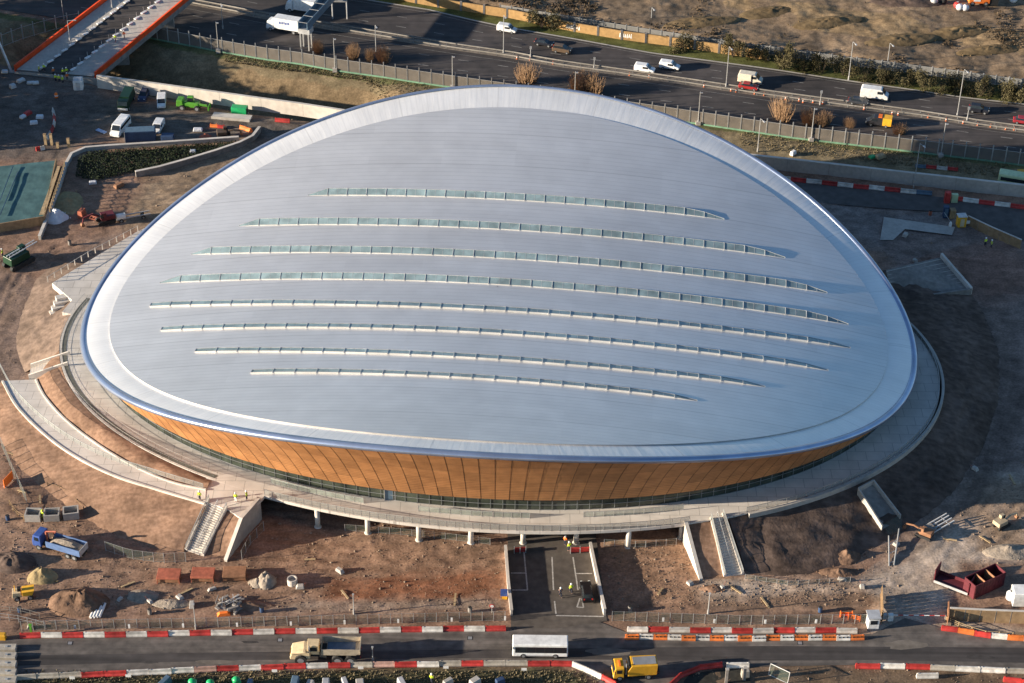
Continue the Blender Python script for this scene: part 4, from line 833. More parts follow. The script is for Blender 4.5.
for t in (.45, .95):
    p = brpt(.5, t) - o; mb = MB(); mb.box((p.x, p.y, -3), (13, 1.2, float(BZ(t)) + 1.7), .1); mb.build('pier', M['concrete'], br)
mb = MB(); a, b = brpt(0, 0) - o, brpt(1, 0) - o; mb.wallpath([Vector((a.x, a.y + .3, -2)), Vector((b.x, b.y + .3, -2))], 2.3, 1.0); mb.build('abutment', M['concrete'], br)
fb = thing('barrier_block', 'x', 'barrier', (0, 0, 0)); MB().box((0, 0, 0), (1.5, .6, .22)).build('base', M['whitepaint'], fb); MB().tube((0, 0, .2), (0, 0, 1.5), .05, 5).build('post', M['galv'], fb); n_ = 0
for s, side in ((.29, 'west'), (.655, 'east')):
    for i in range(13):
        p = brpt(s, .06 + i * .075) + Vector((0, 0, .12)); hd = math.atan2((brpt(s, .5) - brpt(s, .3)).y, (brpt(s, .5) - brpt(s, .3)).x); l = f'{ordw(i)} white barrier foot from the site end, {side} side of the bridge roadway'
        if n_ == 0: fb.location = p; fb.rotation_euler = (0, 0, hd); fb['label'] = l; fb['group'] = 'barrier feet along the bridge roadway'
        else: dup(fb, p, hd, l, 'barrier feet along the bridge roadway')
        n_ += 1
for s, t, h, l in ((.2, .42, 5, 'shorter lamp post on the bridge footway near the workers'), (.2, .88, 7, 'taller lamp post on the bridge footway at the motorway')):
    p = brpt(s, t); q = lamppost(0, (0, 0), h, l, head=0); q.location = p
# ---------------------------------------------------------------- gantry
ga, gb = G(304, 52), G(352, -2); gb = ga + (gb - ga) * 1.5; o = ga.copy(); gt = thing('sign_gantry', 'long dark blue steel gantry spanning the motorway beside the bridge', 'gantry', o); d = gb - ga; dn_ = Vector((d.x, d.y, 0)).normalized(); nn = Vector((-dn_.y, dn_.x, 0))
for (s, z0, z1, nm, mm) in ((-1.1, 5.6, 7.4, 'side_girder', M['bluegrey']), (1.1, 5.6, 7.4, 'side_girder', M['bluegrey'])):
    mb = MB(); mb.wallpath([nn * s + Vector((0, 0, z0)), d + nn * s + Vector((0, 0, z0))], z1 - z0, .18); mb.build(nm, mm, gt)
mb = MB(); a, b = nn * -1.2, nn * 1.2; mb.add([a + Vector((0, 0, 5.7)), b + Vector((0, 0, 5.7)), d + b + Vector((0, 0, 5.7)), d + a + Vector((0, 0, 5.7))], [(0, 1, 2, 3)]); mb.build('walkway', M['greysteel'], gt)
mb = MB()
for i in range(14): p = d * (i / 13); mb.tube(p + a + Vector((0, 0, 7.45)), p + b + Vector((0, 0, 7.45)), .08, 4)
mb.build('cross_bracing', M['greysteel'], gt)
for p in (dn_ * .8, dn_ * 2.4):
    for s in (-1, 1): MB().tube(p + nn * s, p + nn * s + Vector((0, 0, 5.6)), .22, 6).build('leg', M['galv'], gt)
MB().box((dn_.x * 1.6, dn_.y * 1.6, 4.3), (2.4, 2.8, 1.2), math.atan2(dn_.y, dn_.x)).build('support_head', M['lead'], gt)
sp = G(340, 19); q = thing('gantry_support', 'pale two legged support frame standing in the shaded motorway by the gantry', 'support', sp)
for s in (-1.7, 1.7): MB().tube((s, 0, 0), (s, 0, 5.2), .18, 6).build('leg', M['lead'], q)
MB().box((0, 0, 4.4), (3.6, .3, .4)).build('cross_beam', M['lead'], q)
# ---------------------------------------------------------------- vehicles
WH = {}
def wheel(par, x, y, r, w_=.24):
    k = (round(r, 2), w_)
    if k not in WH: WH[k] = (MB().tube((0, -w_ / 2, 0), (0, w_ / 2, 0), r, 14).mesh('wheel', M['black']), MB().tube((0, -w_ / 2 - .02, 0), (0, w_ / 2 + .02, 0), r * .55, 10).mesh('rim', M['greysteel']))
    o = link('wheel', WH[k][0], par); o.location = (x, y, r); i = link('rim', WH[k][1], o); return o
HL = mat('headlamp_lens', (.75, .75, .7), .2, 0, .05); TL = mat('tail_lamp_lens', (.5, .03, .02), .3, 0, .05)
def lamps(t, xf, xr, w_, z):
    for s in (-1, 1):
        MB().box((xf, s * w_, z), (.1, .32, .18)).build('headlight', HL, t); MB().box((xr, s * w_, z + .1), (.08, .2, .28)).build('tail_light', TL, t)
def vroot(name, label, cat, px, head, z=None, group=None):
    p = G(*px, z) if z is not None else Gz(*px) + Vector((0, 0, .05)); return thing(name, label, cat, p, head, group)
def car(label, px, head, c, z=None, suv=False, name='parked_car', group=None, estate=False):
    t = vroot(name, label, 'car', px, head, z, group); h = .25 if suv else 0; pm = paint(c, .3); W_ = .9
    body = MB().prism([(-2.15, .32), (-2.2, .7 + h), (-2.1, .95 + h), (-1.5, .98 + h), (1.0, .95 + h), (1.9, .85 + h), (2.15, .65 + h), (2.15, .32)], -W_, W_); fixn(body.build('body', pm, t, bevel=.09))
    g = MB(); z0, z1 = .93 + h, 1.42 + h * 1.4; xr = -2.0 if (suv or estate) else -1.7; xt = -1.75 if (suv or estate) else -1.15
    g.add([(xr, -.82, z0), (1.05, -.82, z0), (1.05, .82, z0), (xr, .82, z0), (xt, -.64, z1), (.25, -.64, z1), (.25, .64, z1), (xt, .64, z1)], [(0, 1, 5, 4), (1, 2, 6, 5), (2, 3, 7, 6), (3, 0, 4, 7), (4, 5, 6, 7)]); g.build('window_glass', M['glass'], t)
    MB().box(((xt + .25) / 2, 0, z1 - .03), (.25 - xt + .1, 1.34, .1), tx=.92, ty=.9).build('roof', pm, t)
    for x in (-1.3, 1.35):
        for s in (-1, 1): wheel(t, x, s * .8, .33)
    lamps(t, 2.14, -2.19, .62, .62 + h); return t
def van(label, px, head, c, L=4.5, H=1.85, Wd=1.75, z=None, name='delivery_van', group=None, minibus=False, cat='van', glazed=False):
    t = vroot(name, label, cat, px, head, z, group); pm = paint(c, .35); a, b = -L / 2, L / 2; W_ = Wd / 2; hood = .95 if L < 5 else .75
    prof = [(a, .35), (a, H * .75), (a + .12, H - .08), (a + .4, H), (b - hood - .95, H), (b - hood - .7, H - .08), (b - hood + .05, H * .58), (b - .12, H * .48), (b, H * .38), (b, .35)]
    fixn(MB().prism(prof, -W_, W_).build('body', pm, t, bevel=.1))
    x0, z0, x1, z1 = b - hood - .66, H - .14, b - hood + .06, H * .6; e = .02
    MB().add([(x1 + e, -W_ * .86, z1 + e), (x1 + e, W_ * .86, z1 + e), (x0 + e, W_ * .8, z0 + e), (x0 + e, -W_ * .8, z0 + e)], [(0, 1, 2, 3)]).build('windscreen', M['glass'], t)
    for s in (-1, 1):
        k = MB(); xe = (a + .3) if (minibus or glazed) else (x0 - 1.0); k.box(((xe + x0 + .25) / 2, s * (W_ + .004), H * .6), (x0 + .25 - xe, .02, H * .26)); k.build('side_window', M['glass'], t)
    if minibus: MB().box((a - .004, 0, H * .6), (.02, Wd * .75, H * .26)).build('rear_window', M['glass'], t)
    for x in (a + L * .2, b - L * .2):
        for s in (-1, 1): wheel(t, x, s * (W_ - .1), .34)
    lamps(t, b, a, W_ * .75, H * .32); return t
def boxtruck(label, px, head, z=None, name='box_truck', c=(.75, .75, .74), logo=False, L=8.5):
    t = vroot(name, label, 'truck', px, head, z); pm = paint(c, .4); b = L / 2
    fixn(MB().prism([(b - 1.9, .5), (b - 1.9, 2.6), (b - .4, 2.6), (b - .1, 1.6), (b, 1.4), (b, .5)], -1.1, 1.1).build('cab', pm, t, bevel=.08))
    MB().add([(b - .36, -.95, 2.5), (b - .06, -.95, 1.62), (b - .06, .95, 1.62), (b - .36, .95, 2.5)], [(0, 1, 2, 3)]).build('windscreen', M['glass'], t)
    MB().box(((b - 2.05 - b) / 2 + .0, 0, .95), (L - 2.1, 2.45, 2.65)).build('cargo_box', pm, t, bevel=.04)
    fixn(MB().prism([(b - 1.7, 2.62), (b - 1.95, 3.5), (b - 1.2, 2.62)], -.95, .95).build('wind_deflector', pm, t))
    MB().box((-1, 0, .55), (L - 2.4, 1.0, .35)).build('chassis', M['black'], t)
    for x in (-b + 1.6, b - 1.1):
        for s in (-1, 1): wheel(t, x, s * 1.0, .48, .3)
    if logo:
        for s in (-1, 1):
            lb = MB(); rd = random.Random(3); x = -1.6
            for w_ in (.28, .22, .3, .2, .26, .22, .3): lb.box((x, s * 1.235, 2.35 - .08 * rd.random()), (w_, .02, .5 + .2 * rd.random())); x += .38
            lb.build('blue_lettering', M['blue'], t)
    lamps(t, b, -b, .85, .75); return t
rdh = lambda x, y: heading((x - 20, float(np.interp(x - 20, [p[0] for p in MD_PX], [p[1] for p in MD_PX]))), (x + 20, float(np.interp(x + 20, [p[0] for p in MD_PX], [p[1] for p in MD_PX]))))
z_ = .06; WHT = (.78, .78, .77)
van('lone white van on the far carriageway before the ochre wall', (507, 31.5), rdh(507, 30), WHT, 4.6, z=z_)
car('black hatchback behind the brown estate car on the motorway', (544, 45), rdh(544, 45), (.02, .022, .03), z_, name='car_on_road')
car('brown estate car with pinkish roof bars on the motorway', (562, 52), rdh(562, 52), (.13, .09, .06), z_, True, 'car_on_road')
van('white van trailing the other white van on the far carriageway', (644.5, 71.5), rdh(644, 70), WHT, 4.6, z=z_)
van('white van leading the pair on the far carriageway, nearer the hedge', (669.5, 68.5), rdh(669, 68), WHT, 4.6, z=z_)
van('cream panel van with the red car beside it on the motorway', (750, 82.5), rdh(750, 82), (.66, .6, .48), 5.4, 2.4, 2.0, z_)
car('red saloon beside the cream panel van on the motorway', (748.5, 88.5), rdh(748, 88), (.35, .03, .03), z_, name='car_on_road')
van('large white high-roof van beside the dark car on the motorway', (874, 98), rdh(874, 97), (.72, .72, .7), 6.1, 2.6, 2.1, z_)
car('dark grey car beside the large white high-roof van', (858, 103.5), rdh(858, 103), (.05, .055, .065), z_, name='car_on_road')
car('black off-roader alone on the far carriageway at the east', (978.5, 112), rdh(978, 112), (.02, .022, .03), z_, True, 'car_on_road')
car('red car half cut off at the east edge on the motorway', (1023, 123), rdh(1020, 122), (.3, .03, .04), z_, name='car_on_road')
yv = van('black van with yellow rear half on the near carriageway', (878.5, 125), rdh(878, 125) + math.pi, (.03, .03, .035), 5.4, 2.2, 1.95, z_)
MB().box((-1.75, 0, .5), (1.9, 1.99, 1.74)).build('yellow_rear_panel', M['yellow'], yv); MB().box((-.2, 0, 2.2), (.8, 1.5, .14)).build('roof_light_bar', M['hiora'], yv)
boxtruck('white box truck with blue lettering beside the gantry foot', (285, 31), rdh(285, 30) + math.pi, z_, logo=True)
boxtruck('white box truck higher on the motorway, partly behind the gantry', (302, 12), rdh(300, 12) + math.pi, z_, 'box_truck', L=7.5)
# site vehicles in the north-west yard
NW = heading((60, 95), (130, 120))
van('white minibus with dark windows beside the blue container', (121, 131), heading((121, 131), (113.5, 140)), WHT, 6.6, 2.5, 2.1, name='minibus', minibus=True, cat='minibus')
van('white van parked nose to camera by the long concrete wall', (162, 104.5), heading((162, 104), (161.5, 112)), WHT, 4.8, 1.95, 1.85, name='parked_van')
van('small white van behind the blue container', (158.5, 130), heading((158, 130), (153.5, 138)), (.72, .73, .73), 4.6, 1.9, 1.8, name='parked_van')
gtk = vroot('site_truck', 'dark green truck parked beside the long concrete wall', 'truck', (127, 105), heading((127, 105), (122, 115)))
fixn(MB().prism([(1.6, .6), (1.6, 2.6), (3.1, 2.6), (3.4, 1.6), (3.4, .6)], -1.15, 1.15).build('cab', M['dkgreen'], gtk, bevel=.08)); MB().box((-.9, 0, .9), (4.8, 2.3, 1.9), ty=.9).build('load_body', M['dkgreen'], gtk); MB().add([(3.15, -1, 2.5), (3.42, -1, 1.65), (3.42, 1, 1.65), (3.15, 1, 2.5)], [(0, 1, 2, 3)]).build('windscreen', M['glass'], gtk); MB().box((3.42, 0, .6), (.15, 2.2, .45)).build('bumper', M['whitepaint'], gtk)
for x in (-2.2, 2.4):
    for s in (-1, 1): wheel(gtk, x, s * 1.0, .5, .3)
car('dark blue pickup with yellow load beside the dark green truck', (144, 98.5), heading((144, 98), (140, 106)), (.03, .05, .12), name='parked_car', suv=True)
cn = vroot('storage_container', 'dark blue shipping container behind the coping wall', 'container', (141, 140), heading((125, 142), (157, 140.5))); MB().box((0, 0, .1), (6.4, 2.5, 2.5)).build('container_body', M['navy'], cn, bevel=.03)
k = MB(); [k.box((-3 + .35 * i, s * 1.25, .25), (.12, .06, 2.2)) for i in range(18) for s in (-1, 1)]; k.build('corrugation', M['navy'], cn); MB().box((-3.2, -1.24, 0), (.14, .14, 2.8)).build('corner_post', M['lead'], cn); MB().box((0, 0, 2.605), (6.1, 2.2, .03)).build('roof_panel', M['bluegrey'], cn)
cn = vroot('steel_tank', 'dark blue steel tank beside the end of the blue container', 'tank', (168, 141), 0); MB().box((0, 0, .25), (2.6, 1.7, 1.3)).build('tank_body', M['navy'], cn, bevel=.08); [MB().box((s, 0, -.1), (.2, 1.6, .36)).build('skid', M['black'], cn) for s in (-.9, .9)]
cn = vroot('site_board', 'pale blue board lying near the white minibus', 'board', (101.5, 132), -.6); MB().box((0, 0, .15), (2.6, .9, .12)).build('panel', paint((.3, .4, .6)), cn); MB().box((0, 0, -.1), (2.2, .12, .25)).build('batten', M['lead'], cn)
cn = vroot('portable_cabin', 'rounded white portable toilet cabin at the foot of the bridge', 'cabin', (79, 89), .1); MB().box((0, 0, .1), (2.1, 2.1, 2.3)).build('cabin_body', M['whitepaint'], cn, bevel=.18); MB().box((0, 0, 2.4), (2.2, 2.2, .3), tx=.75, ty=.75).build('roof', M['lead'], cn, bevel=.06); MB().box((0, -1.06, .3), (.9, .03, 1.8)).build('door', M['lead'], cn); MB().box((-1.06, 0, 1.4), (.03, .5, .5)).build('vent', M['greysteel'], cn)
cn = vroot('generator', 'bright green generator box on a pale slab by the concrete wall', 'generator', (240, 114), -.15); MB().box((0, 0, .2), (3.4, 1.7, 1.7)).build('housing', M['emerald'], cn, bevel=.1); MB().box((0, 0, -.1), (3.6, 1.5, .35)).build('skid', M['greysteel'], cn); MB().box((1.72, 0, .5), (.04, 1.2, 1.0)).build('vent', M['black'], cn)
cn = vroot('concrete_slab', 'pale concrete slab under the bright green generator', 'slab', (232, 117.5), -.15); MB().box((0, 0, -.1), (8.5, 2.2, .45)).build('slab_top', M['paleconc'], cn); MB().box((0, -1.2, -.1), (8.5, .15, .7)).build('kerb', M['concrete'], cn)
# telehandler
tl = vroot('telehandler', 'bright green telehandler parked along the long concrete wall', 'telehandler', (192, 109), -.12); MB().box((-.4, 0, .75), (4.6, 1.7, 1.0), tx=.9).build('body', M['green'], tl, bevel=.1); MB().box((-.2, .35, 1.7), (1.5, 1.0, 1.25), tx=.8, ty=.85).build('cab', M['green'], tl, bevel=.05); MB().box((-.2, -.02, 1.9), (1.2, .4, .8)).build('cab_window', M['glass'], tl)
MB().tube((-2.4, -.5, 1.9), (3.6, -.5, 1.35), .28, 6).build('boom', M['green'], tl); MB().box((-2.4, 0, .9), (1.6, 2.0, 1.5), tx=.8).build('engine_cover', M['green'], tl, bevel=.08); MB().box((4.0, -.3, .5), (.25, 1.9, 1.0)).build('carriage', M['green'], tl)
for x in (-1.9, 1.4):
    for s in (-1, 1): wheel(tl, x, s * 1.0, .68, .45)
def excavator(label, px, head, c, s=1.0, name='excavator', boom=1.0, cat='excavator'):
    t = vroot(name, label, cat, px, head); t.scale = (s, s, s)
    for y in (-.95, .95): fixn(MB().prism([(-1.7, 0), (-1.95, .4), (-1.7, .8), (1.7, .8), (1.95, .4), (1.7, 0)], y - .28, y + .28).build('track', M['black'], t))
    MB().box((-.5, 0, .95), (2.9, 2.3, 1.0), tx=.95).build('house', c, t, bevel=.1); MB().box((.55, .7, 1.2), (1.3, .9, 1.55), tx=.85, ty=.9).build('cab', c, t, bevel=.05); MB().box((.95, .7, 1.75), (.62, .94, .8)).build('cab_window', M['glass'], t)
    b = MB(); b.tube((.9, -.1, 1.5), (2.6, -.1, 3.2 * boom), .26, 5).tube((2.6, -.1, 3.2 * boom), (4.6, -.1, 2.6 * boom), .2, 5); b.build('boom', c, t); b = MB().tube((4.6, -.1, 2.6 * boom), (4.9, -.1, .9), .17, 5); b.build('arm', c, t); fixn(MB().prism([(4.6, .9), (5.1, .95), (5.3, .4), (4.9, .1), (4.5, .4)], -.5, .3).build('bucket', M['brownsteel'], t)); return t
excavator('red and dark excavator working in the shaded ground by the tarpaulin', (106, 222), 3.6, M['maroon'], .95, boom=.8)  # dark red carries the shade over this machine in its colour
excavator('black and orange digger at the tip of the yard by the parapet wall', (224, 136.5), .2, mat('dark_digger_paint', (.09, .06, .04), .6, 0, .2), .75, boom=.6)
excavator('small brown digger on the haul track below the stair trough', (924, 536), 2.6, M['brownsteel'], .7, boom=.6)
excavator('small pale digger on the sunny haul track at the east edge', (1001, 526), .6, mat('dusty_machine_paint', (.45, .36, .24), .7, 0, .2), .7, boom=.7)
# red arm lying beside the excavator
ar = vroot('crane_jib', 'red lattice jib lying in the shade beside the netted field', 'jib', (92, 219), -.35); b = MB()
for y, z in ((-.4, .2), (.4, .2), (0, .9)): b.tube((-2.2, y, z), (3.8, y * .4, z * .5), .09, 5)
b.build('chord', M['rust'], ar); b = MB(); [b.tube((-2.2 + i * .6, -.35, .2), (-1.9 + i * .6, .0, .75), .05, 4) for i in range(9)]; b.build('lattice', M['rust'], ar); MB().box((-2.2, 0, .05), (1.2, 1.6, 1.6), tx=.7).build('jib_head', M['rust'], ar)
dr = vroot('drilling_rig', 'dark green tracked rig by the fence below the netted field', 'rig', (19, 264), .9)
for y in (-1.2, 1.2): fixn(MB().prism([(-2.6, 0), (-2.9, .5), (-2.6, 1), (2.6, 1), (2.9, .5), (2.6, 0)], y - .35, y + .35).build('track', M['black'], dr))
MB().box((-.3, 0, 1.1), (4.6, 2.6, 1.5), tx=.95).build('house', M['dkgreen'], dr, bevel=.1); MB().box((1.6, .8, 1.3), (1.4, 1.0, 1.8)).build('cab', M['dkgreen'], dr, bevel=.06); MB().box((1.9, .8, 2.1), (.9, 1.04, .8)).build('cab_window', M['glass'], dr); b = MB(); [b.tube((-2.2, y, 2.7), (4.6, y, 3.0), .12, 5) for y in (-.4, .4)]; [b.tube((-2 + i * .8, -.4, 2.72), (-1.6 + i * .8, .4, 2.75), .06, 4) for i in range(8)]; b.build('mast', M['lead'], dr)
pv = vroot('pipe_trailer', 'white tank trailer with long rails beside the post fence', 'trailer', (127, 220), .35); MB().tube((-2, 0, 1.0), (-.2, 0, 1.0), .7, 10).build('tank', M['whitepaint'], pv, bevel=.05); b = MB(); [b.box((2.0, y, .75), (5.4, .15, .2)) for y in (-.6, .6)]; b.build('chassis_rail', M['lead'], pv)
for x in (-1.2, 3.2):
    for s in (-1, 1): wheel(pv, x, s * .7, .4)
# ---------------------------------------------------------------- dump truck
dt = vroot('dump_truck', 'pale yellow articulated dump truck driving on the site road', 'dump truck', (326, 658), math.pi, .09)
fixn(MB().prism([(2.2, 1.0), (2.2, 2.3), (3.2, 2.35), (5.0, 1.9), (5.2, 1.3), (5.2, .8), (3.6, .75)], -1.25, 1.25).build('bonnet', M['beige'], dt, bevel=.12)); MB().box((1.75, 0, 1.5), (1.9, 1.7, 1.75), tx=.92, ty=.92).build('cab', M['beige'], dt, bevel=.06)
for s in (-1, 1): MB().box((1.8, s * .84, 2.2), (1.3, .06, .75)).build('cab_window', M['glass'], dt)
MB().box((2.66, 0, 2.2), (.06, 1.4, .75)).build('windscreen', M['glass'], dt); MB().box((5.22, 0, 1.1), (.05, 1.3, .5)).build('radiator_grille', mat('ochre_grille', (.4, .2, .03), .6), dt)
MB().box((-.8, 0, .8), (6.5, 1.0, .55)).build('chassis', M['black'], dt); MB().box((.3, 0, .9), (1.0, 2.0, 1.2)).build('hitch', M['black'], dt)
bd = MB(); L0, L1 = -5.3, .5
prof = [(L0, 2.5), (L0 + .7, 2.0), (L1 - .9, 2.0), (L1, 2.1), (L1, 3.1), (L0, 3.1)]
for s in (-1, 1): bd.prism(prof, s * 1.38 - .06, s * 1.38 + .06)
bd.add([(L0, -1.5, 2.3), (L0, 1.5, 2.3), (L0 + .7, 1.38, 2.02), (L0 + .7, -1.38, 2.02), (L1 - .9, 1.38, 2.02), (L1 - .9, -1.38, 2.02), (L1, 1.5, 1.95), (L1, -1.5, 1.95), (L1, 1.5, 3.4), (L1, -1.5, 3.4)], [(0, 1, 2, 3), (3, 2, 4, 5), (5, 4, 6, 7), (7, 6, 8, 9)]); bd.box((L0 + .05, 0, 2.3), (.1, 3.0, .85)); bd.build('tipper_body', mat('worn_tipper_steel', (.45, .38, .28), .6, .1, .2, 1.5), dt)
MB().box((-2.4, 0, 2.04), (4.2, 2.6, .06)).build('bed_floor', mat('shade_tinted_bed', (.16, .2, .26), .5, .3, .2), dt)  # blue-grey floor colour holds the shade inside the tipper body
for x in (3.6, -1.9, -3.8):
    for s in (-1, 1): wheel(dt, x, s * 1.3, .9, .6)
lamps(dt, 5.2, -5.3, .95, 1.0)
for s in (-1, 1): MB().box((2.75, s * 1.2, 2.3), (.12, .3, .5)).build('mirror', M['black'], dt); MB().box((4.2, s * 1.26, 1.95), (1.6, .06, .08)).build('handrail', M['black'], dt)
MB().tube((2.3, .95, 2.2), (2.3, .95, 3.4), .1, 6).build('exhaust_pipe', M['greysteel'], dt)
# coach
bs = vroot('coach', 'white single deck coach driving along the site road', 'bus', (540, 653), math.pi, .09); wp = paint((.82, .82, .8), .35)
MB().box((0, 0, .35), (8.3, 2.35, 2.4), ty=.96).build('body', wp, bs, bevel=.14)
for s in (-1, 1): MB().box((-.1, s * 1.165, 1.15), (7.7, .05, 1.15)).build('side_window', M['glass'], bs); k = MB(); [k.box((-3.4 + i * 1.35, s * 1.193, 1.15), (.07, .02, 1.15)) for i in range(6)]; k.build('window_bar', M['black'], bs)
MB().add([(4.17, -1.0, 1.2), (4.17, 1.0, 1.2), (4.12, .95, 2.4), (4.12, -.95, 2.4)], [(0, 1, 2, 3)]).build('windscreen', M['glass'], bs)
for x in (-2.3, 2.5):
    for s in (-1, 1): wheel(bs, x, s * 1.03, .45, .3)
lamps(bs, 4.15, -4.15, .9, .7)
for s in (-1, 1): MB().box((4.3, s * 1.28, 1.9), (.14, .25, .45)).build('mirror', M['black'], bs); MB().box((0, s * 1.18, .5), (5.2, .02, .12)).build('trim', M['greysteel'], bs)
# yellow sweeper truck
sw = vroot('road_sweeper', 'bright yellow sweeper truck turning onto the site road', 'truck', (634, 675), math.pi + .1, .09)
fixn(MB().prism([(1.7, .6), (1.7, 2.6), (3.0, 2.6), (3.25, 1.5), (3.25, .6)], -1.15, 1.15).build('cab', M['yellow'], sw, bevel=.08)); MB().add([(3.07, -1, 2.5), (3.28, -1, 1.55), (3.28, 1, 1.55), (3.07, 1, 2.5)], [(0, 1, 2, 3)]).build('windscreen', M['glass'], sw)
for s in (-1, 1): MB().box((2.4, s * 1.16, 1.6), (.8, .04, .7)).build('cab_window', M['glass'], sw)
fixn(MB().prism([(-3.2, .9), (-3.3, 2.8), (.6, 2.9), (1.1, 1.9), (1.1, .9)], -1.15, 1.15).build('hopper', M['yellow'], sw, bevel=.06)); MB().box((-1.4, 0, 2.86), (3.4, 1.6, .1)).build('hopper_lid', M['greysteel'], sw); MB().box((-.6, 0, .5), (6.2, 1.2, .45)).build('chassis', M['black'], sw); MB().tube((.2, -.9, .3), (1.2, -.9, .5), .45, 8).build('brush', M['black'], sw); MB().tube((1.35, .8, 1.0), (1.35, .8, 3.2), .1, 6).build('exhaust_pipe', M['greysteel'], sw)
for x in (-2.0, 2.3):
    for s in (-1, 1): wheel(sw, x, s * 1.0, .5, .32)
lamps(sw, 3.25, -3.25, .85, .8)
for s in (-1, 1): MB().box((3.1, s * 1.35, 1.7), (.12, .25, .5)).build('mirror', M['black'], sw)
MB().box((2.3, 0, 2.62), (.3, 1.2, .14)).build('beacon_bar', M['hiora'], sw); MB().box((.9, 0, 1.0), (.25, 2.2, 1.9)).build('dark_gap_frame', M['black'], sw)
# blue lorry with crane and load
bl = vroot('grab_lorry', 'blue grab lorry loaded with soil among the spoil heaps', 'lorry', (61, 551), heading((88, 560), (38, 545)))
fixn(MB().prism([(2.8, .7), (2.8, 2.9), (4.1, 2.9), (4.4, 1.7), (4.4, .7)], -1.2, 1.2).build('cab', M['blue'], bl, bevel=.1)); MB().add([(4.17, -1.05, 2.75), (4.43, -1.05, 1.75), (4.43, 1.05, 1.75), (4.17, 1.05, 2.75)], [(0, 1, 2, 3)]).build('windscreen', M['glass'], bl)
for s in (-1, 1): MB().box((3.5, s * 1.21, 1.9), (.8, .04, .7)).build('cab_window', M['glass'], bl); MB().box((-1.3, s * 1.2, 1.2), (6.2, .1, 1.2)).build('side_board', paint((.12, .19, .36)), bl)
MB().box((-4.4, 0, 1.2), (.1, 2.4, 1.2)).build('tailgate', M['lead'], bl); MB().box((-.8, 0, .8), (7.4, 1.4, .45)).build('chassis', M['black'], bl)
g = MB(); rd = random.Random(2); g.grid([[(-4.3 + 6 * i / 10, -1.15 + 2.3 * j / 6, 1.5 + (.9 + .3 * rd.random()) * math.sin(math.pi * i / 10) ** .5 * math.sin(math.pi * j / 6) ** .5) for i in range(11)] for j in range(7)]); g.build('soil_load', M['gravelm'], bl); b = MB().tube((2.3, 0, 1.2), (2.3, 0, 3.3), .2, 6).tube((2.3, 0, 3.3), (.6, -.3, 3.6), .15, 5).tube((.6, -.3, 3.6), (1.6, -.8, 2.4), .12, 5); b.build('crane_arm', M['rust'], bl)
for x in (-3.2, -2.0, 3.3):
    for s in (-1, 1): wheel(bl, x, s * 1.05, .52, .32)
# black car in the underpass
car('black car with red tail lamps parked in the underpass bay', (586.5, 595), heading((586.5, 595), (583, 575)), (.015, .015, .018), .1, True, 'parked_car')
cr = vroot('road_coach', 'pale green roofed coach behind the grey wall, cut by the picture edge', 'bus', (1022, 187), heading((1000, 186), (1024, 190)) + math.pi); MB().box((0, 0, .4), (10, 2.5, 2.5)).build('body', M['lightgreen'], cr, bevel=.2); [MB().box((0, s * 1.26, 1.5), (9, .04, .8)).build('side_window', M['glass'], cr) for s in (-1, 1)]
for x in (-3.2, 3.2):
    for s in (-1, 1): wheel(cr, x, s * 1.1, .5, .3)
yb = vroot('skip_container', 'yellow steel box beyond the pale green coach', 'container', (1025, 179), .1); MB().box((0, 0, 0), (3.4, 2, 1.7), tx=.9).build('container_body', M['yellow'], yb); MB().box((0, 0, 1.7), (3.3, 2.0, .08)).build('lid', M['yellow'], yb)
SHADE_TREES = [(-134.6, 128, 1.03), (-134.7, 122.2, 1.02), (-129.7, 116.4, 1.24), (-133.4, 109.9, 1.16), (-133.3, 104.3, 1.03), (-128.4, 98.9, 1.25), (-128.7, 92.3, 1.06), (-129.3, 86.7, 1.22), (-127.4, 79.9, 1.03), (-128.2, 73.7, 1.15), (-129.0, 68.4, 1.03)]
# ---------------------------------------------------------------- road barriers
BPROF = [(-.3, 0), (-.3, .18), (-.14, .42), (-.1, .85), (.1, .85), (.14, .42), (.3, .18), (.3, 0)]
BCOL = dict(R=('red', M['red']), W=('white', M['white']), G=('grey', M['dull']), P=('faded pink', M['pink']), O=('orange', M['orange']), B=('blue grey', M['bluegrey']))
BM = {}
def barmesh(c, L, holes):
    k = (c, round(L, 1), holes)
    if k not in BM:
        mb = MB(); n = 8; vs = [(-L / 2 + .02, y, z) for y, z in BPROF] + [(L / 2 - .02, y, z) for y, z in BPROF]
        mb.add(vs, [tuple(range(n)), tuple(range(2 * n - 1, n - 1, -1))] + [((i + 1) % n, i, n + i, n + (i + 1) % n) for i in range(n)]); me = mb.mesh('road_barrier', BCOL[c][1]); b2 = None
        lug = MB(); lug.box((-L / 2 + .2, 0, .85), (.18, .16, .06)); lug.box((L / 2 - .2, 0, .85), (.18, .16, .06)); lm = lug.mesh('lifting_lug', BCOL[c][1])
        if holes: h = MB(); [h.box((x, -.13, .45), (.22, .12, .22)) for x in (-L * .28, 0, L * .28)]; b2 = h.mesh('fork_slot', M['black'])
        import bmesh; q = bmesh.new(); q.from_mesh(me); bmesh.ops.recalc_face_normals(q, faces=q.faces); q.to_mesh(me); q.free(); BM[k] = (me, lm, b2)
    return BM[k]
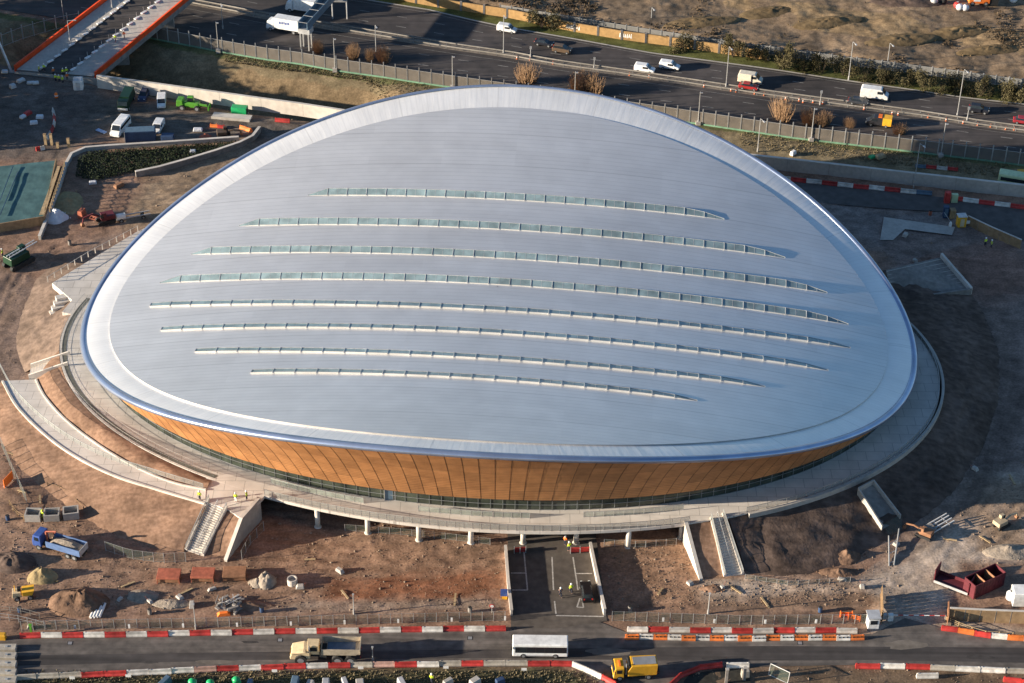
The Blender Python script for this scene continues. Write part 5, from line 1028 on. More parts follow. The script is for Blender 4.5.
def barrow(pxs, pat, where, group, z=.08, holes=False, s=1.0, jit=.09):
    P = [G(*p, z) for p in pxs]; Q = resample(P, sum((b - a).length for a, b in zip(P, P[1:])) / len(pat)); cnt = {}
    rd = random.Random(len(pat))
    for c, a, b in zip(pat, Q, Q[1:]):
        L = (b - a).length; me, lm, h = barmesh(c, L, holes); i = cnt.get(c, 0); cnt[c] = i + 1
        tot = pat.count(c); l = f'{ordw(i)} {BCOL[c][0]} barrier from the west {where}' if tot > 1 else f'the only {BCOL[c][0]} barrier {where}'
        mid = (a + b) / 2; t = thing('road_barrier', l, 'road barrier', (mid.x, mid.y + rd.uniform(-jit, jit), z), math.atan2(b.y - a.y, b.x - a.x) + rd.uniform(-.028, .028), group); link('barrier_body', me, t).scale = (1, s, s); link('lifting_lug', lm, t)
        if h: link('fork_slot', h, t)
barrow([(20, 637.5), (260, 633.5), (506, 629.5)], 'RWRWRWRWRWRWRWRWRWRWRWR', 'behind the site road, west of the underpass', 'barriers behind the site road west')
barrow([(14, 679), (125, 674.5), (256, 669), (340, 666.5), (509, 664.5), (572, 665)], 'GGGRRWWWPRWRRWRGPRWGRGGRR'[:25], 'along the bottom kerb of the site road', 'barriers along the bottom kerb')
barrow([(572, 665), (593, 674), (616, 686)], 'WWR', 'in the slanting row beside the sweeper truck', 'slanting barriers by the sweeper')
barrow([(627, 631), (740, 632), (857, 632)], 'WRWRWRWRWRW', 'in the row just above the orange ones', 'back row barriers east of the underpass')
barrow([(625, 638.5), (740, 640), (864, 639)], 'OWOWOWOWOWOWOWOWO', 'in the perforated orange and white row', 'perforated orange and white barriers', holes=True)
barrow([(941, 629.5), (960, 632), (975, 634.5), (998, 638), (1040, 641)], 'RORWOW'[:6], 'at the bend beside the yellow timber rail', 'barriers at the bend by the yellow rail')
barrow([(855, 667.5), (918, 668), (1030, 673)], 'RWRGWWG', 'in the bottom row east of the haul track gate', 'bottom row barriers east')
barrow([(916, 677), (938, 677)], 'W', 'lying on the ledge below the bottom east row', 'barriers on the bottom ledge')
barrow([(1003, 681), (1040, 686)], 'RR', 'on the ledge at the bottom east corner', 'barriers at the bottom corner')
barrow([(666, 690), (684, 673), (702, 668.5), (722, 666)], 'RRR', 'in the curved row round the dark pit', 'curved red barriers round the pit')
barrow([(726, 666.5), (749, 666.5)], 'W', 'on the rim of the dark pit', 'barriers on the pit rim')
barrow([(775, 179), (850, 187), (932, 195)], 'WRWRWRWRWB', 'before the grey wall on the haul road', 'barriers before the grey wall', z=.22)
barrow([(947, 199), (1012, 207), (1042, 211)], 'RWRWRW', 'on the haul road east of the red box', 'barriers east of the red box', z=.22)
barrow([(915, 167), (936, 168.5), (958, 171)], 'BRWR', 'lying on the sunny verge above the grey wall', 'loose barriers on the verge', z=.1, s=.8)
barrow([(47, 140), (53, 130), (55, 120), (53, 111)], 'WRWRW', 'in the curved row on the shaded access road', 'barriers on the access road', z=.22)
barrow([(36, 151), (45, 149)], 'RW', 'by the small timber posts above the netted field', 'loose barriers above the netted field', z=.1)
barrow([(210, 127), (225, 128)], 'OR', 'along the yard edge by the red heap', 'loose barriers in the yard', z=.1, s=.8)
barrow([(240, 128.5), (252, 132)], 'OO', 'at the tip of the yard by the parapet', 'orange barriers at the yard tip', z=.1)
barrow([(275, 121), (290, 122.5)], 'R', 'lying near the wall above the rim of the roof', 'barriers near the roof rim', z=.1)
# ---------------------------------------------------------------- fences on the site
def sitefence(name, label, pxs, h=2.0, step=1.75, panel='sitemesh', post=None, markers=0):
    t = meshfence(name, label, [Gz(*p) + Vector((0, 0, .03)) for p in pxs], h, step, M[panel], post or M['galv'], h + .05, pw=.09)
    if markers:
        P = resample([Gz(*p) for p in pxs], markers); o = t.location
        for p in P[1:]: MB().box((p.x - o.x, p.y - o.y - .25, .5), (.3, .12, .75)).build('notice_board', M['whitepaint'], t)
    return t
sitefence('site_fence', 'mesh site fence behind the barriers, west of the underpass', [(22, 631), (260, 626.5), (505, 621)], markers=7.8)
sitefence('site_fence', 'mesh site fence behind the barriers, east of the underpass', [(612, 621), (740, 625), (866, 624)], markers=7.8)
sitefence('site_fence', 'leaning mesh fence on the bare earth at the west edge', [(2, 447), (14, 475), (27, 503)])
sitefence('site_fence', 'mesh fence panels before the stair foot behind the covered stacks', [(106, 551), (130, 559), (160, 563), (186, 562)])
sitefence('site_fence', 'mesh fence inside the shaded hollow beside the grey triangular wall', [(242, 560), (250, 545), (264, 531)])
sitefence('site_fence', 'mesh fence strung below the concourse, west of the underpass', [(345, 531), (400, 535), (440, 539), (490, 545)], 1.4)
sitefence('site_fence', 'mesh fence below the concourse, east of the underpass', [(604, 546), (640, 548), (676, 545)], 1.4)
sitefence('site_fence', 'low mesh fence at the foot of the dark east bank', [(745, 579), (790, 586), (850, 582)], 1.0)
sitefence('site_fence', 'mesh fence along the lower edge of the netted field', [(0, 231), (44, 222)], 1.6)
postrail('post_fence', 'yellow timber rail fence at the bend east of the gate', [(946, 622), (965, 630), (984, 636), (1040, 639)], None, 1.1, 2.2, M['palewood'], (.35, .65, .95), .08)
postrail('post_fence', 'timber post fence along the east edge of the netted field', [(65, 167), (58, 188), (50, 212)], 1.8, 1.2, 1.3, M['palewood'], (.5, .95), .09)
postrail('post_fence', 'timber rail round the grey boxes west of the blue lorry', [(48, 487), (66, 492), (84, 511)], None, 1.0, 2.2, M['wood'], (.9,), .07)
postrail('post_fence', 'timber rail zigzag west of the grey concrete boxes', [(10, 505), (16, 515), (24, 520)], None, 1.2, 1.6, M['wood'], (.5, .95), .08)
postrail('post_fence', 'steel rail fence at the west end behind the first red barrier', [(0, 620), (18, 622), (46, 629)], None, 1.5, 1.5, M['galv'], (.5, .95), .05)
postrail('post_fence', 'steel rail fence crossing the earth above the yellow grit box', [(0, 612), (24, 614), (40, 619)], None, 1.3, 1.6, M['dullgalv'], (.5, .95), .05)
hd = cwall('hoarding', 'brown timber hoarding along the lower road at the east edge', [(948, 620), (985, 622), (1040, 624)], 2.5, .2, M['wood'], 'hoarding', joint=2.4)
cwall('hoarding', 'shaded brown hoarding fence running from the yellow booth', [(967, 225), (990, 236), (1020, 249)], 2.1, .15, M['wood'], 'hoarding', joint=2.4)
# ---------------------------------------------------------------- spoil heaps
def heap(label, px, rx, ry, h, m, seed, cat='spoil heap', name='soil_heap', rz=0):
    p = Gz(*px); nr, na = 14, 40; rows = []; rd = np.random.RandomState(seed)
    for j in range(nr + 1):
        r = j / nr; row = []
        for i in range(na + 1):
            t = 2 * math.pi * (i % na) / na; rr = r * (1 + .25 * float(vnoise(math.cos(t) * 1.5 + 9, math.sin(t) * 1.5 + seed, seed))); x, y = rr * rx * math.cos(t), rr * ry * math.sin(t)
            z = h * max(0, 1 - r) ** .85 * (1 + .5 * float(fbm(x * .8 + seed, y * .8, seed, 3))) + .2 * h * float(fbm(x * 2.4, y * 2.4 + seed, seed + 2, 3)) * (1 - r * r) - (.15 if j == nr else 0); row.append((x, y, z))
        rows.append(row)
    t = thing(name, label, cat, p, rz); o = MB().grid(rows).build('heap_surface', m, t, True)
    if sum(q.normal.z for q in o.data.polygons) < 0: o.data.flip_normals()
    s = MB(); q = random.Random(seed)
    for _ in range(14):
        a, r = q.uniform(0, 6.28), q.uniform(.7, 1.15); x, y = r * rx * math.cos(a), r * ry * math.sin(a); k = q.uniform(.12, .3); s.box((x, y, -.05), (k, k * .8, k), a, .6, .7)
    s.build('loose_clods_rubble', m, t); return t
heap('long red brown spoil heap in front of the blue lorry', (79, 603), 5.2, 3.3, 2.7, M['heapsoil'], 3)
heap('yellow sand heap right in front of the blue lorry', (43, 577), 2.6, 2.0, 1.9, M['sand'], 4)
heap('dark soil heap west of the yellow sand heap', (12, 563), 3.8, 2.6, 1.5, M['darksoil'], 5)
heap('pointed pale gravel heap beside the concrete ring', (266, 582), 1.7, 1.6, 2.3, M['gravelm'], 6)
heap('low pale gravel heap between covered stacks and the pointed heap', (257, 583), 1.5, 1.2, 1.0, M['gravelm'], 7)
heap('small grey heap with a dark hollow, behind the bundle of pipes', (143, 596), 2.6, 1.6, .8, M['gravelm'], 8)
heap('low grey rubble mound east of the dark hollow', (170, 604), 3.2, 1.2, .7, M['gravelm'], 9)
heap('low red earth ridge beside the scrap pile', (250, 606), 4.5, 1.3, .8, M['soil'], 10)
heap('orange brown spoil heap at the foot of the dark east bank', (846, 557), 2.8, 2.0, 1.3, M['heapsoil'], 11)
heap('rough clods below the orange brown heap, east bank foot', (838, 573), 3.4, 1.4, .8, M['heapsoil'], 12)
heap('sandy mound beside the netted field in the shade', (68, 203), 3.2, 4.6, 1.0, M['sand'], 13, rz=.3)
heap('red heap of cloth and scrap in the north west yard', (205, 137), 1.4, 1.0, 1.0, M['rust'], 14, 'scrap heap', 'scrap_heap')
heap('dark earth mound in front of the stairs east of the underpass', (712, 589), 2.0, .9, .6, M['soil'], 15)
heap('low spoil ridge at the sunny east edge above the container', (1010, 552), 4.5, 2.0, 1.1, M['gravelm'], 16)
heap('dark spoil mound at the very top of the scrub hill', (905, 2), 9, 3.5, 1.2, M['darksoil'], 17)
for i, (x, y, rx, ry, h) in enumerate([(830, 22, 9, 3, 1.0), (770, 12, 8, 3, .9), (960, 32, 10, 3, 1.1), (990, 50, 8, 2.5, .9), (900, 40, 9, 3, .8), (700, 22, 9, 3, .8)]):
    heap(['low earth ridge on the scrub hill above the middle of the hedge', 'low earth ridge on the scrub hill near the top edge, west', 'low earth ridge on the scrub hill below the orange machine', 'low earth ridge nearest the fence at the east end of the scrub hill', 'low earth ridge at the centre of the eastern scrub hill', 'westernmost low earth ridge on the scrub hill'][i], (x, y), rx, ry, h, mat('scrub_soil', (.17, .12, .065), .95, 0, .35, .5, .1, 1.2, spec=.1), 30 + i, 'earth ridge', 'earth_ridge', .25)
# ---------------------------------------------------------------- stacks, pipes, boxes
for l, px_, m_ in (('rust red covered stack, westernmost of the three by the stair foot', (169.5, 579), M['rust']), ('rust red covered stack in the middle of the three by the stair foot', (203.5, 578), M['rust']), ('brown covered stack, easternmost of the three by the stair foot', (235, 577), M['brownsteel'])):
    t = vroot('covered_stack', l, 'stack', px_, random.uniform(-.05, .05)); MB().box((0, 0, .9), (3.6, 2.4, .35), ty=.96).build('cover', m_, t, bevel=.05); MB().box((0, -.1, .1), (3.4, 1.7, .78)).build('stack_body', M['brownsteel'], t)
    for s in (-1.72, 1.72): MB().box((s, -1.1, 0), (.12, .12, .95)).build('leg', m_, t)
t = vroot('concrete_ring', 'pale round concrete ring standing beside the pointed gravel heap', 'pipe ring', (292.5, 584), 0); o = MB(); n = 20; rows = []
for r, z in ((.8, 0), (.8, 1.15), (.62, 1.15), (.62, .1)): rows.append([(r * math.cos(2 * math.pi * i / n), r * math.sin(2 * math.pi * i / n), z) for i in range(n + 1)])
fixn(o.grid(rows).build('ring_wall', M['paleconc'], t, False)); MB().lathe([(.6, .1), (.6, .16)], n=16).build('ring_base', M['darkconc'], t); MB().lathe([(.83, .5), (.83, .6)], n=20).build('ring_rim', M['concrete'], t)
pm_ = MB().tube((0, -1.5, .24), (0, 1.5, .24), .22, 12).mesh('pipe', M['whitepaint'])
for i in range(4):
    o = link('drain_pipe', pm_); o.location = Gz(93.5 + i * 3.0, 612 - i * .2) + Vector((0, 0, .03)); o.rotation_euler = (0, 0, -.12); tag(o, f'{ORD[i]} pale pipe from the west in the small bundle below the long heap', 'pipe', 'pale pipes in a bundle')
cb_ = thing('concrete_box', 'x', 'box', (0, 0, 0)); k = MB(); k.box((0, -.9, 0), (2.5, .22, 1.35)).box((0, .9, 0), (2.5, .22, 1.35)).box((-1.15, 0, 0), (.2, 1.6, 1.35)).box((1.15, 0, 0), (.2, 1.6, 1.35)); k.build('box_wall', M['concrete'], cb_); MB().box((0, 0, .05), (2.1, 1.6, .2)).build('box_floor', M['darkconc'], cb_)
for i, (x, y) in enumerate(((34, 518), (52.5, 518), (71.5, 516))):
    l = ['open grey concrete box, westernmost of three by the hi-vis worker', 'open grey concrete box just east of the hi-vis worker', 'open grey concrete box, easternmost of the three above the lorry'][i]
    if i == 0: cb_.location = Gz(x, y) + Vector((0, 0, .03)); cb_['label'] = l; cb_['group'] = 'open concrete boxes'
    else: dup(cb_, Gz(x, y) + Vector((0, 0, .03)), .1 * i, l, 'open concrete boxes')
t = vroot('site_dumper', 'small yellow dumper standing beside the long spoil heap', 'dumper', (25, 597), .2); fixn(MB().prism([(-.2, .8), (-.3, 1.6), (1.6, 1.7), (1.2, .8)], -.8, .8).build('skip', M['yellow'], t, bevel=.05)); MB().box((-1.1, 0, .6), (1.5, 1.3, .9), tx=.85).build('engine_cover', M['beige'], t, bevel=.05); MB().box((-.7, 0, 1.5), (.5, .6, .6)).build('seat', M['black'], t); MB().tube((-1.3, 0, 1.5), (-1.3, 0, 2.6), .06, 5).build('roll_bar', M['yellow'], t)
for x in (-1.1, .9):
    for s in (-1, 1): wheel(t, x, s * .8, .45, .35)
t = vroot('scrap_pile', 'scrap pile with orange netting behind the site fence', 'scrap pile', (229, 607), 0); rd = random.Random(11)
k = MB(); [k.box((rd.uniform(-2, 2), rd.uniform(-1.2, 1.2), rd.uniform(0, .7)), (rd.uniform(.5, 1.8), rd.uniform(.15, .5), rd.uniform(.1, .4)), rd.uniform(0, 3)) for _ in range(28)]; k.build('debris', M['darkconc'], t); k = MB(); k.box((-.6, -1.7, .05), (2.0, .9, .4), .2, .6, .6); k.build('orange_netting', M['hiora'], t); k = MB(); [k.tube((rd.uniform(-2, 2), rd.uniform(-1, 1), .4), (rd.uniform(-2.4, 2.4), rd.uniform(-1, 1.5), 1.5), .06, 4) for _ in range(9)]; k.build('bent_rod_lattice', M['galv'], t)
t = vroot('plant_machine', 'grey steel frame machine parked behind the small brown digger', 'machine', (938, 528), .5); k = MB(); [k.tube((-2, y, .3), (2.4, y, 1.3), .12, 5) for y in (-.9, -.2, .5, 1.1)]; [k.tube((x, -.9, .5 + x * .2), (x, 1.1, .5 + x * .2), .09, 4) for x in (-1.5, 0, 1.5)]; k.build('frame', M['lead'], t); MB().box((-1.6, 0, 0), (1.2, 1.6, .9)).build('base', M['darkconc'], t)
# gatehouse and gate
t = vroot('gatehouse', 'small white gatehouse cabin at the haul track entrance', 'gatehouse', (872, 626), .05, .1); MB().box((0, 0, .1), (1.7, 1.7, 2.2)).build('cabin_body', M['whitepaint'], t, bevel=.05); MB().box((0, 0, 2.3), (2.0, 2.0, .16)).build('roof', M['lead'], t)
for s, (dx, dy) in ((1, (0, -.86)), (-1, (.86, 0))): MB().box((dx, dy, 1.1), (1.1 if dx == 0 else .03, .03 if dx == 0 else 1.1, .8)).build('window', M['glass'], t)
t = vroot('boom_barrier', 'red and white boom lowered across the haul track entrance', 'boom barrier', (890, 620), 0, .1); MB().box((0, 0, 0), (.8, .6, 1.2)).build('cabinet', M['whitepaint'], t); MB().box((-.9, .3, 0), (.8, .5, .9)).build('counterweight', M['lead'], t)
k, k2 = MB(), MB()
for i in range(10): (k if i % 2 else k2).tube((.3 + i * .8, 0, 1.05), (1.1 + i * .8, 0, 1.05), .07, 6)
k.build('red_stripe', M['red'], t); k2.build('boom_pole', M['whitepaint'], t); MB().box((8.4, 0, 0), (.15, .15, 1.1)).build('rest_post', M['galv'], t)
t = vroot('gate_leaf', 'open dark timber gate leaf behind the white gatehouse', 'gate', (881, 611), 1.45); k = MB(); [k.box((-2.8 + i * .8, 0, .2), (.74, .08, 2.4)) for i in range(8)]; k.build('plank_panel', M['wood'], t); k = MB(); k.box((-2.9 + .0, .12, .6), (.12, .12, 2.1)); k.box((0, .1, .6), (6.2, .1, .15)); k.box((0, .1, 2.0), (6.2, .1, .15)); k.build('frame', M['wood'], t)
t = vroot('gate_leaf', 'rusty upright gate leaf at the west end of the timber hoarding', 'gate', (947, 618), 1.4); k = MB(); [k.box((-1.6 + i * .55, 0, .1), (.5, .06, 2.3)) for i in range(6)]; k.build('plank_panel', M['brownsteel'], t); MB().box((0, .08, 1.8), (3.3, .1, .15)).build('frame', M['brownsteel'], t)
# maroon skips
t = vroot('open_skip', 'maroon steel skip with both end walls standing up', 'skip', (953, 585), -.55); L, w_ = 5.6, 2.3
MB().box((0, 0, .1), (L, w_, .2)).build('skip_floor', M['maroon'], t); MB().box((-L / 2, 0, .1), (.15, w_, 2.6)).build('end_wall', M['maroon'], t); MB().box((L / 2, 0, .1), (.15, w_, 2.4)).build('end_wall', M['maroon'], t); MB().box((0, -w_ / 2, .1), (L, .1, .45)).build('side_board', M['lead'], t); MB().box((0, w_ / 2, .1), (L, .1, .8)).build('side_board', M['maroon'], t)
t = vroot('waste_container', 'tall maroon open container with compartments, next to the open skip', 'container', (983, 588), .55); L, w_, h = 6.2, 2.4, 2.8
for y in (-w_ / 2, w_ / 2): MB().box((0, y, 0), (L, .1, h)).build('side_wall', M['maroon'], t)
for x in (-L / 2, L / 2): MB().box((x, 0, 0), (.1, w_, h)).build('end_wall', M['maroon'], t)
for x in (-1, 1.0): MB().box((x, 0, .2), (.08, w_, h - .3)).build('divider', M['brownsteel'], t)
MB().box((0, 0, .1), (L, w_, .9)).build('container_floor', M['maroon'], t); k = MB(); [k.box((-3 + i * .6, -w_ / 2 - .06, .1), (.1, .06, h - .2)) for i in range(11)]; k.build('rib', M['maroon'], t)
t = vroot('storage_container', 'bright white container cut by the east picture edge', 'container', (1030, 602), 0, .1); MB().box((0, 0, .1), (6, 2.4, 2.5)).build('container_body', M['whitepaint'], t, bevel=.04); MB().box((-3.02, 0, .3), (.03, 2.0, 2.1)).build('door', M['lead'], t); MB().box((0, 0, 2.6), (5.8, 2.2, .05)).build('roof_panel', M['whitepaint'], t)
t = vroot('white_tank', 'small white tank between the maroon container and white container', 'tank', (1010, 600), 0); MB().lathe([(.5, .1), (.75, .4), (.75, 1.4), (.4, 1.8)], n=12).build('tank_body', M['tarp'], t, True); MB().lathe([(.2, 1.8), (.2, 1.95)], n=8).build('lid', M['black'], t)
# yellow booth, red box
t = vroot('yellow_booth', 'yellow booth at the west end of the shaded hoarding', 'booth', (960.5, 226), .1); MB().box((0, 0, .1), (1.7, 1.5, 2.4)).build('booth_body', M['yellow'], t, bevel=.05); MB().box((0, 0, 2.5), (1.9, 1.7, .2), tx=.7, ty=.7).build('roof', M['lead'], t); MB().box((0, -.77, .3), (.8, .03, 1.8)).build('door', M['beige'], t); MB().box((1.3, -.2, .6), (.9, .1, .7)).build('notice_board', M['whitepaint'], t)
t = vroot('red_cabinet', 'red cabinet beside the haul road barriers by the grey wall', 'cabinet', (946.5, 203), 0); MB().box((0, 0, 0), (1.1, 1.0, 2.6)).build('cabinet_body', M['red'], t, bevel=.04); MB().box((1.5, .2, 0), (1.3, .8, 2.0)).build('side_box', M['lightgreen'], t)
t = vroot('blue_cabinet', 'tall dark blue cabinet below the red cabinet, in shade', 'cabinet', (945, 217), 0); MB().box((0, 0, 0), (1.0, 1.0, 2.5)).build('cabinet_body', M['navy'], t); MB().box((0, -.52, .3), (.7, .03, 1.9)).build('door', M['bluegrey'], t)
t = vroot('timber_crate', 'pale timber crate between blue cabinet and yellow booth', 'crate', (951.5, 218), .1); MB().box((0, 0, .1), (1.1, 1.0, 2.0)).build('crate_body', M['wood'], t); k = MB(); [k.box((-.45 + i * .3, -.53, .1), (.2, .04, 2.0)) for i in range(4)]; k.build('slat', M['palewood'], t)
t = vroot('white_post', 'white and grey bollard before the timber crate, east side', 'bollard', (950, 227), 0); MB().lathe([(.3, 0), (.3, .9), (.15, 1.2)], n=8).build('post', M['whitepaint'], t); MB().tube((-1.2, 1.5, 2.4), (.1, 0, 1.0), .05, 4).build('stay', M['galv'], t)
# netted field with plank strip and tarpaulin
F4 = [(-40, 170), (56, 159.5), (44, 217), (-40, 231)]; o = G(20, 190, 1.8); o.z = 1.6; t = thing('netted_field', 'teal netted flat field bounded by a timber plank strip', 'netted field', o)
P = [G(*p, 1.8) for p in F4]; k = MB(); rows = []
for j in range(13):
    row = []
    for i in range(17): p = P[0].lerp(P[1], i / 16).lerp(P[3].lerp(P[2], i / 16), j / 12); row.append((p.x - o.x, p.y - o.y, .05 + .12 * float(fbm(p.x * .3, p.y * .3, 3))))
    rows.append(row)
q = k.grid(rows).build('netting', M['teal'], t, True)
if q.data.polygons[0].normal.z < 0: q.data.flip_normals()
k = MB(); k.add([G(*p, 2.0) - o for p in [(57.5, 166), (60.5, 166), (44.5, 214.5), (39, 215)]], [(0, 1, 2, 3)]); q = k.build('plank_strip', M['palewood'], t)
if q.data.polygons[0].normal.z < 0: q.data.flip_normals()
k = MB(); k.wallpath([Vector((*P2(G(*p, 1.8)), -.3)) - o for p in [(56, 159.5), (44, 217), (-40, 231)]], 2.3, .25); k.build('edge_board', M['wood'], t)
for a, b in (((0, 200), (13, 166)), ((0, 215), (18, 172))): k = MB(); k.tube(G(*a, 2.05) - o, G(*b, 2.05) - o, .1, 5); k.build('shadow_bar', M['bluegrey'], t)  # dark tubes stand in for the diagonal shadows across the netting
heap('pale crumpled tarpaulin at the corner of the netted field', (57, 218), 2.6, 2.2, 1.9, M['tarp'], 21, 'tarpaulin', 'tarpaulin')
for i, (x, y) in enumerate(((46, 145), (52, 145), (69, 147), (58, 148))):
    t = vroot('timber_post', ['taller pale timber post above the netted field, west of its twin', 'taller pale timber post above the netted field, east of its twin', 'lone timber post by the coping wall corner', 'short timber stump between the posts above the netted field'][i], 'post', (x, y), 0); MB().box((0, 0, 0), (.55, .4, (2.6, 2.6, 2.0, 1.2)[i])).build('shaft', M['palewood'], t); MB().box((0, 0, (2.6, 2.6, 2.0, 1.2)[i]), (.65, .5, .1)).build('cap', M['wood'], t)
for i, (x, y, c) in enumerate([(23, 118, 'tarp'), (34, 124, 'tarp'), (40, 118.5, 'tarp'), (28, 115, 'red'), (13, 88, 'lead'), (21, 82, 'lead'), (31, 84, 'lead'), (36, 84, 'lead'), (5, 73, 'tarp'), (198, 131, 'tarp'), (93, 184, 'tarp'), (119, 187, 'brownsteel'), (193, 153, 'tarp'), (793, 155, 'whitepaint'), (872, 158, 'emerald'), (880, 158, 'palewood')]):
    lb = ['pale sack in the shaded yard, westernmost of three', 'pale sack in the shaded yard, lowest of three', 'pale sack nearest the curved barriers in the shaded yard', 'red bundle behind the pale sacks in the shaded yard', 'large grey pallet stack in shade at the west edge', 'grey pallet stack in shade near the curved kerb, upper one', 'grey pallet stack between its twin and the access road', 'small grey pallet beside the access road', 'white box by the pale strut at the west edge', 'pale sack beside the red heap in the yard', 'white bent pipe piece on shaded ground below the ivy', 'brown pallet on shaded ground below the ivy', 'white sheet bundle on the parapet side slope', 'white block on the verge above the grey wall', 'green bundle on the sunny verge near the tall lamp post', 'pale bundle of boards beside the green bundle on the verge'][i]
    t = vroot('material_bundle', lb, 'bundle', (x, y), random.uniform(0, 1)); MB().box((0, 0, .1), (random.uniform(1.3, 2.2), random.uniform(.9, 1.4), random.uniform(.5, .9)), 0, .85, .8).build('bundle_body', M[c], t, bevel=.12); MB().box((0, 0, -.05), (1.4, .9, .18)).build('pallet_base', M['wood'], t)
t = vroot('steel_strut', 'pale slanting steel strut at the west edge near the bridge', 'strut', (10, 70), 0); MB().tube((-2.4, 1, 9), (.6, -1, 0), .3, 6).build('strut_tube', M['lead'], t); MB().box((.6, -1, -.1), (1.2, 1.2, .3)).build('base_plate', M['concrete'], t)
# loose boards, drums and concrete pieces lying about the work areas
rd = random.Random(23)
for nm, cat, lab, grp, pts, fn in (
    ('timber_board', 'board', 'loose timber board from the west on the bare earth', 'loose boards on the earth', [(15, 455), (22, 492), (40, 500), (98, 500), (128, 585), (186, 592), (310, 560), (345, 595), (455, 600), (660, 592), (735, 590), (765, 603), (950, 540), (985, 540), (1012, 480)], lambda t: (MB().box((0, 0, .05), (rd.uniform(1.6, 3.2), .3, .1)).build('plank', M['palewood'], t), MB().box((.3, .15, .0), (.2, .6, .08)).build('batten', M['wood'], t))),
    ('oil_drum', 'drum', 'dark drum from the west along the site fences', 'drums by the site fences', [(8, 520), (20, 612), (150, 614), (262, 612), (470, 612), (630, 611), (820, 612), (930, 215), (70, 245)], lambda t: (MB().lathe([(.32, 0), (.34, .3), (.32, .6), (.34, .62), (.32, .95)], n=10).build('drum_body', M[rd.choice(['navy', 'rust', 'darkconc'])], t), MB().lathe([(.3, .95), (.28, .99)], n=10).build('lid', M['black'], t))),
    ('concrete_lump', 'concrete piece', 'broken concrete piece from the west on the site', 'broken concrete pieces', [(30, 628), (120, 600), (150, 602), (180, 598), (192, 606), (212, 590), (300, 588), (340, 572), (690, 584), (722, 588), (842, 580), (862, 588), (896, 545), (905, 236), (915, 262), (940, 275), (975, 470)], lambda t: (MB().box((0, 0, 0), (rd.uniform(.7, 1.5), rd.uniform(.5, 1.0), rd.uniform(.3, .6)), 0, .7, .8, .1).build('block_body', M['concrete'], t, bevel=.06), MB().tube((.1, 0, .2), (.9, .3, .7), .02, 4).build('reinforcing_rod', M['rust'], t)))):
    for i, p in enumerate(sorted(pts)):
        t = vroot(nm, f'{ordw(i)} {lab}', cat, p, rd.uniform(0, 3), group=grp); t.location.z += .03; fn(t)
for i, (x, y, a, b_) in enumerate([(150, 662, 3, .7), (215, 662, 7, .9), (250, 642, 3, .6), (610, 652, 8, 1.8), (720, 659, 6, 1.0), (905, 645, 7, 2.2), (980, 657, 5, 1.2)]):
    p = G(x, y, .089); q = MB(); n = 14; q.add([(p.x + a * .5 * math.cos(6.283 * k / n) * rd.uniform(.7, 1.1), p.y + b_ * .5 * math.sin(6.283 * k / n) * rd.uniform(.7, 1.1), .0895) for k in range(n)], [tuple(range(n))]); struct(q.build('road_patch', mat('dusty_road_patch' if i % 2 else 'tar_road_patch', (.17, .145, .12) if i % 2 else (.05, .045, .043), .9, 0, .3, .8, c2=(.15, .13, .11) if i % 2 else None)))
for i, (x, y) in enumerate(((70, 643), (280, 640), (470, 638), (800, 643))):
    t = thing('manhole_cover', f'{ORD[i]} dark drain cover from the west on the site road', 'drain cover', G(x, y, .085), 0, 'drain covers on the site road'); MB().box((0, 0, 0), (.8, .8, .012)).build('cover_plate', M['black'], t); MB().box((0, 0, .012), (.6, .6, .006)).build('grating', M['greysteel'], t)
# orange machine and clutter on top of the hill
t = vroot('orange_machine', 'bright orange machine at the top of the scrub hill', 'machine', (978, 4), 0); MB().box((0, 0, .6), (5, 2.4, 2.2)).build('housing', M['hiora'], t, bevel=.15); MB().box((-.6, -1.22, 1.2), (1.6, .04, .9)).build('white_panel', M['whitepaint'], t); MB().box((3.2, 0, .2), (2.6, 2.2, 1.6)).build('dark_engine', M['black'], t)
for x in (-1.6, 1.6):
    for s in (-1, 1): wheel(t, x, s * 1.0, .6, .4)
for i, (x, y, c) in enumerate([(957, 7.5, 'red'), (959.5, 9.5, 'tarp'), (965, 10, 'tarp'), (934, 3, 'lead'), (1013, 2, 'whitepaint'), (943, 3, 'black')]):
    t = vroot('site_bag', ['red bag beside the white bags on the hill top', 'white bag touching the red bag on the hill top', 'white bag nearest the orange machine on the hill top', 'pale bundle west of the bags on the hill top', 'white bag east of the orange machine on the hill top', 'black bundle between pale bundle and red bag on the hill top'][i], 'bag', (x, y), .3 * i); MB().lathe([(.7, 0), (.95, .5), (.8, 1.1), (.35, 1.35)], n=9).build('bag_body', M[c], t, True); MB().box((0, 0, 1.3), (.5, .12, .25)).build('handle', M['lead'], t)
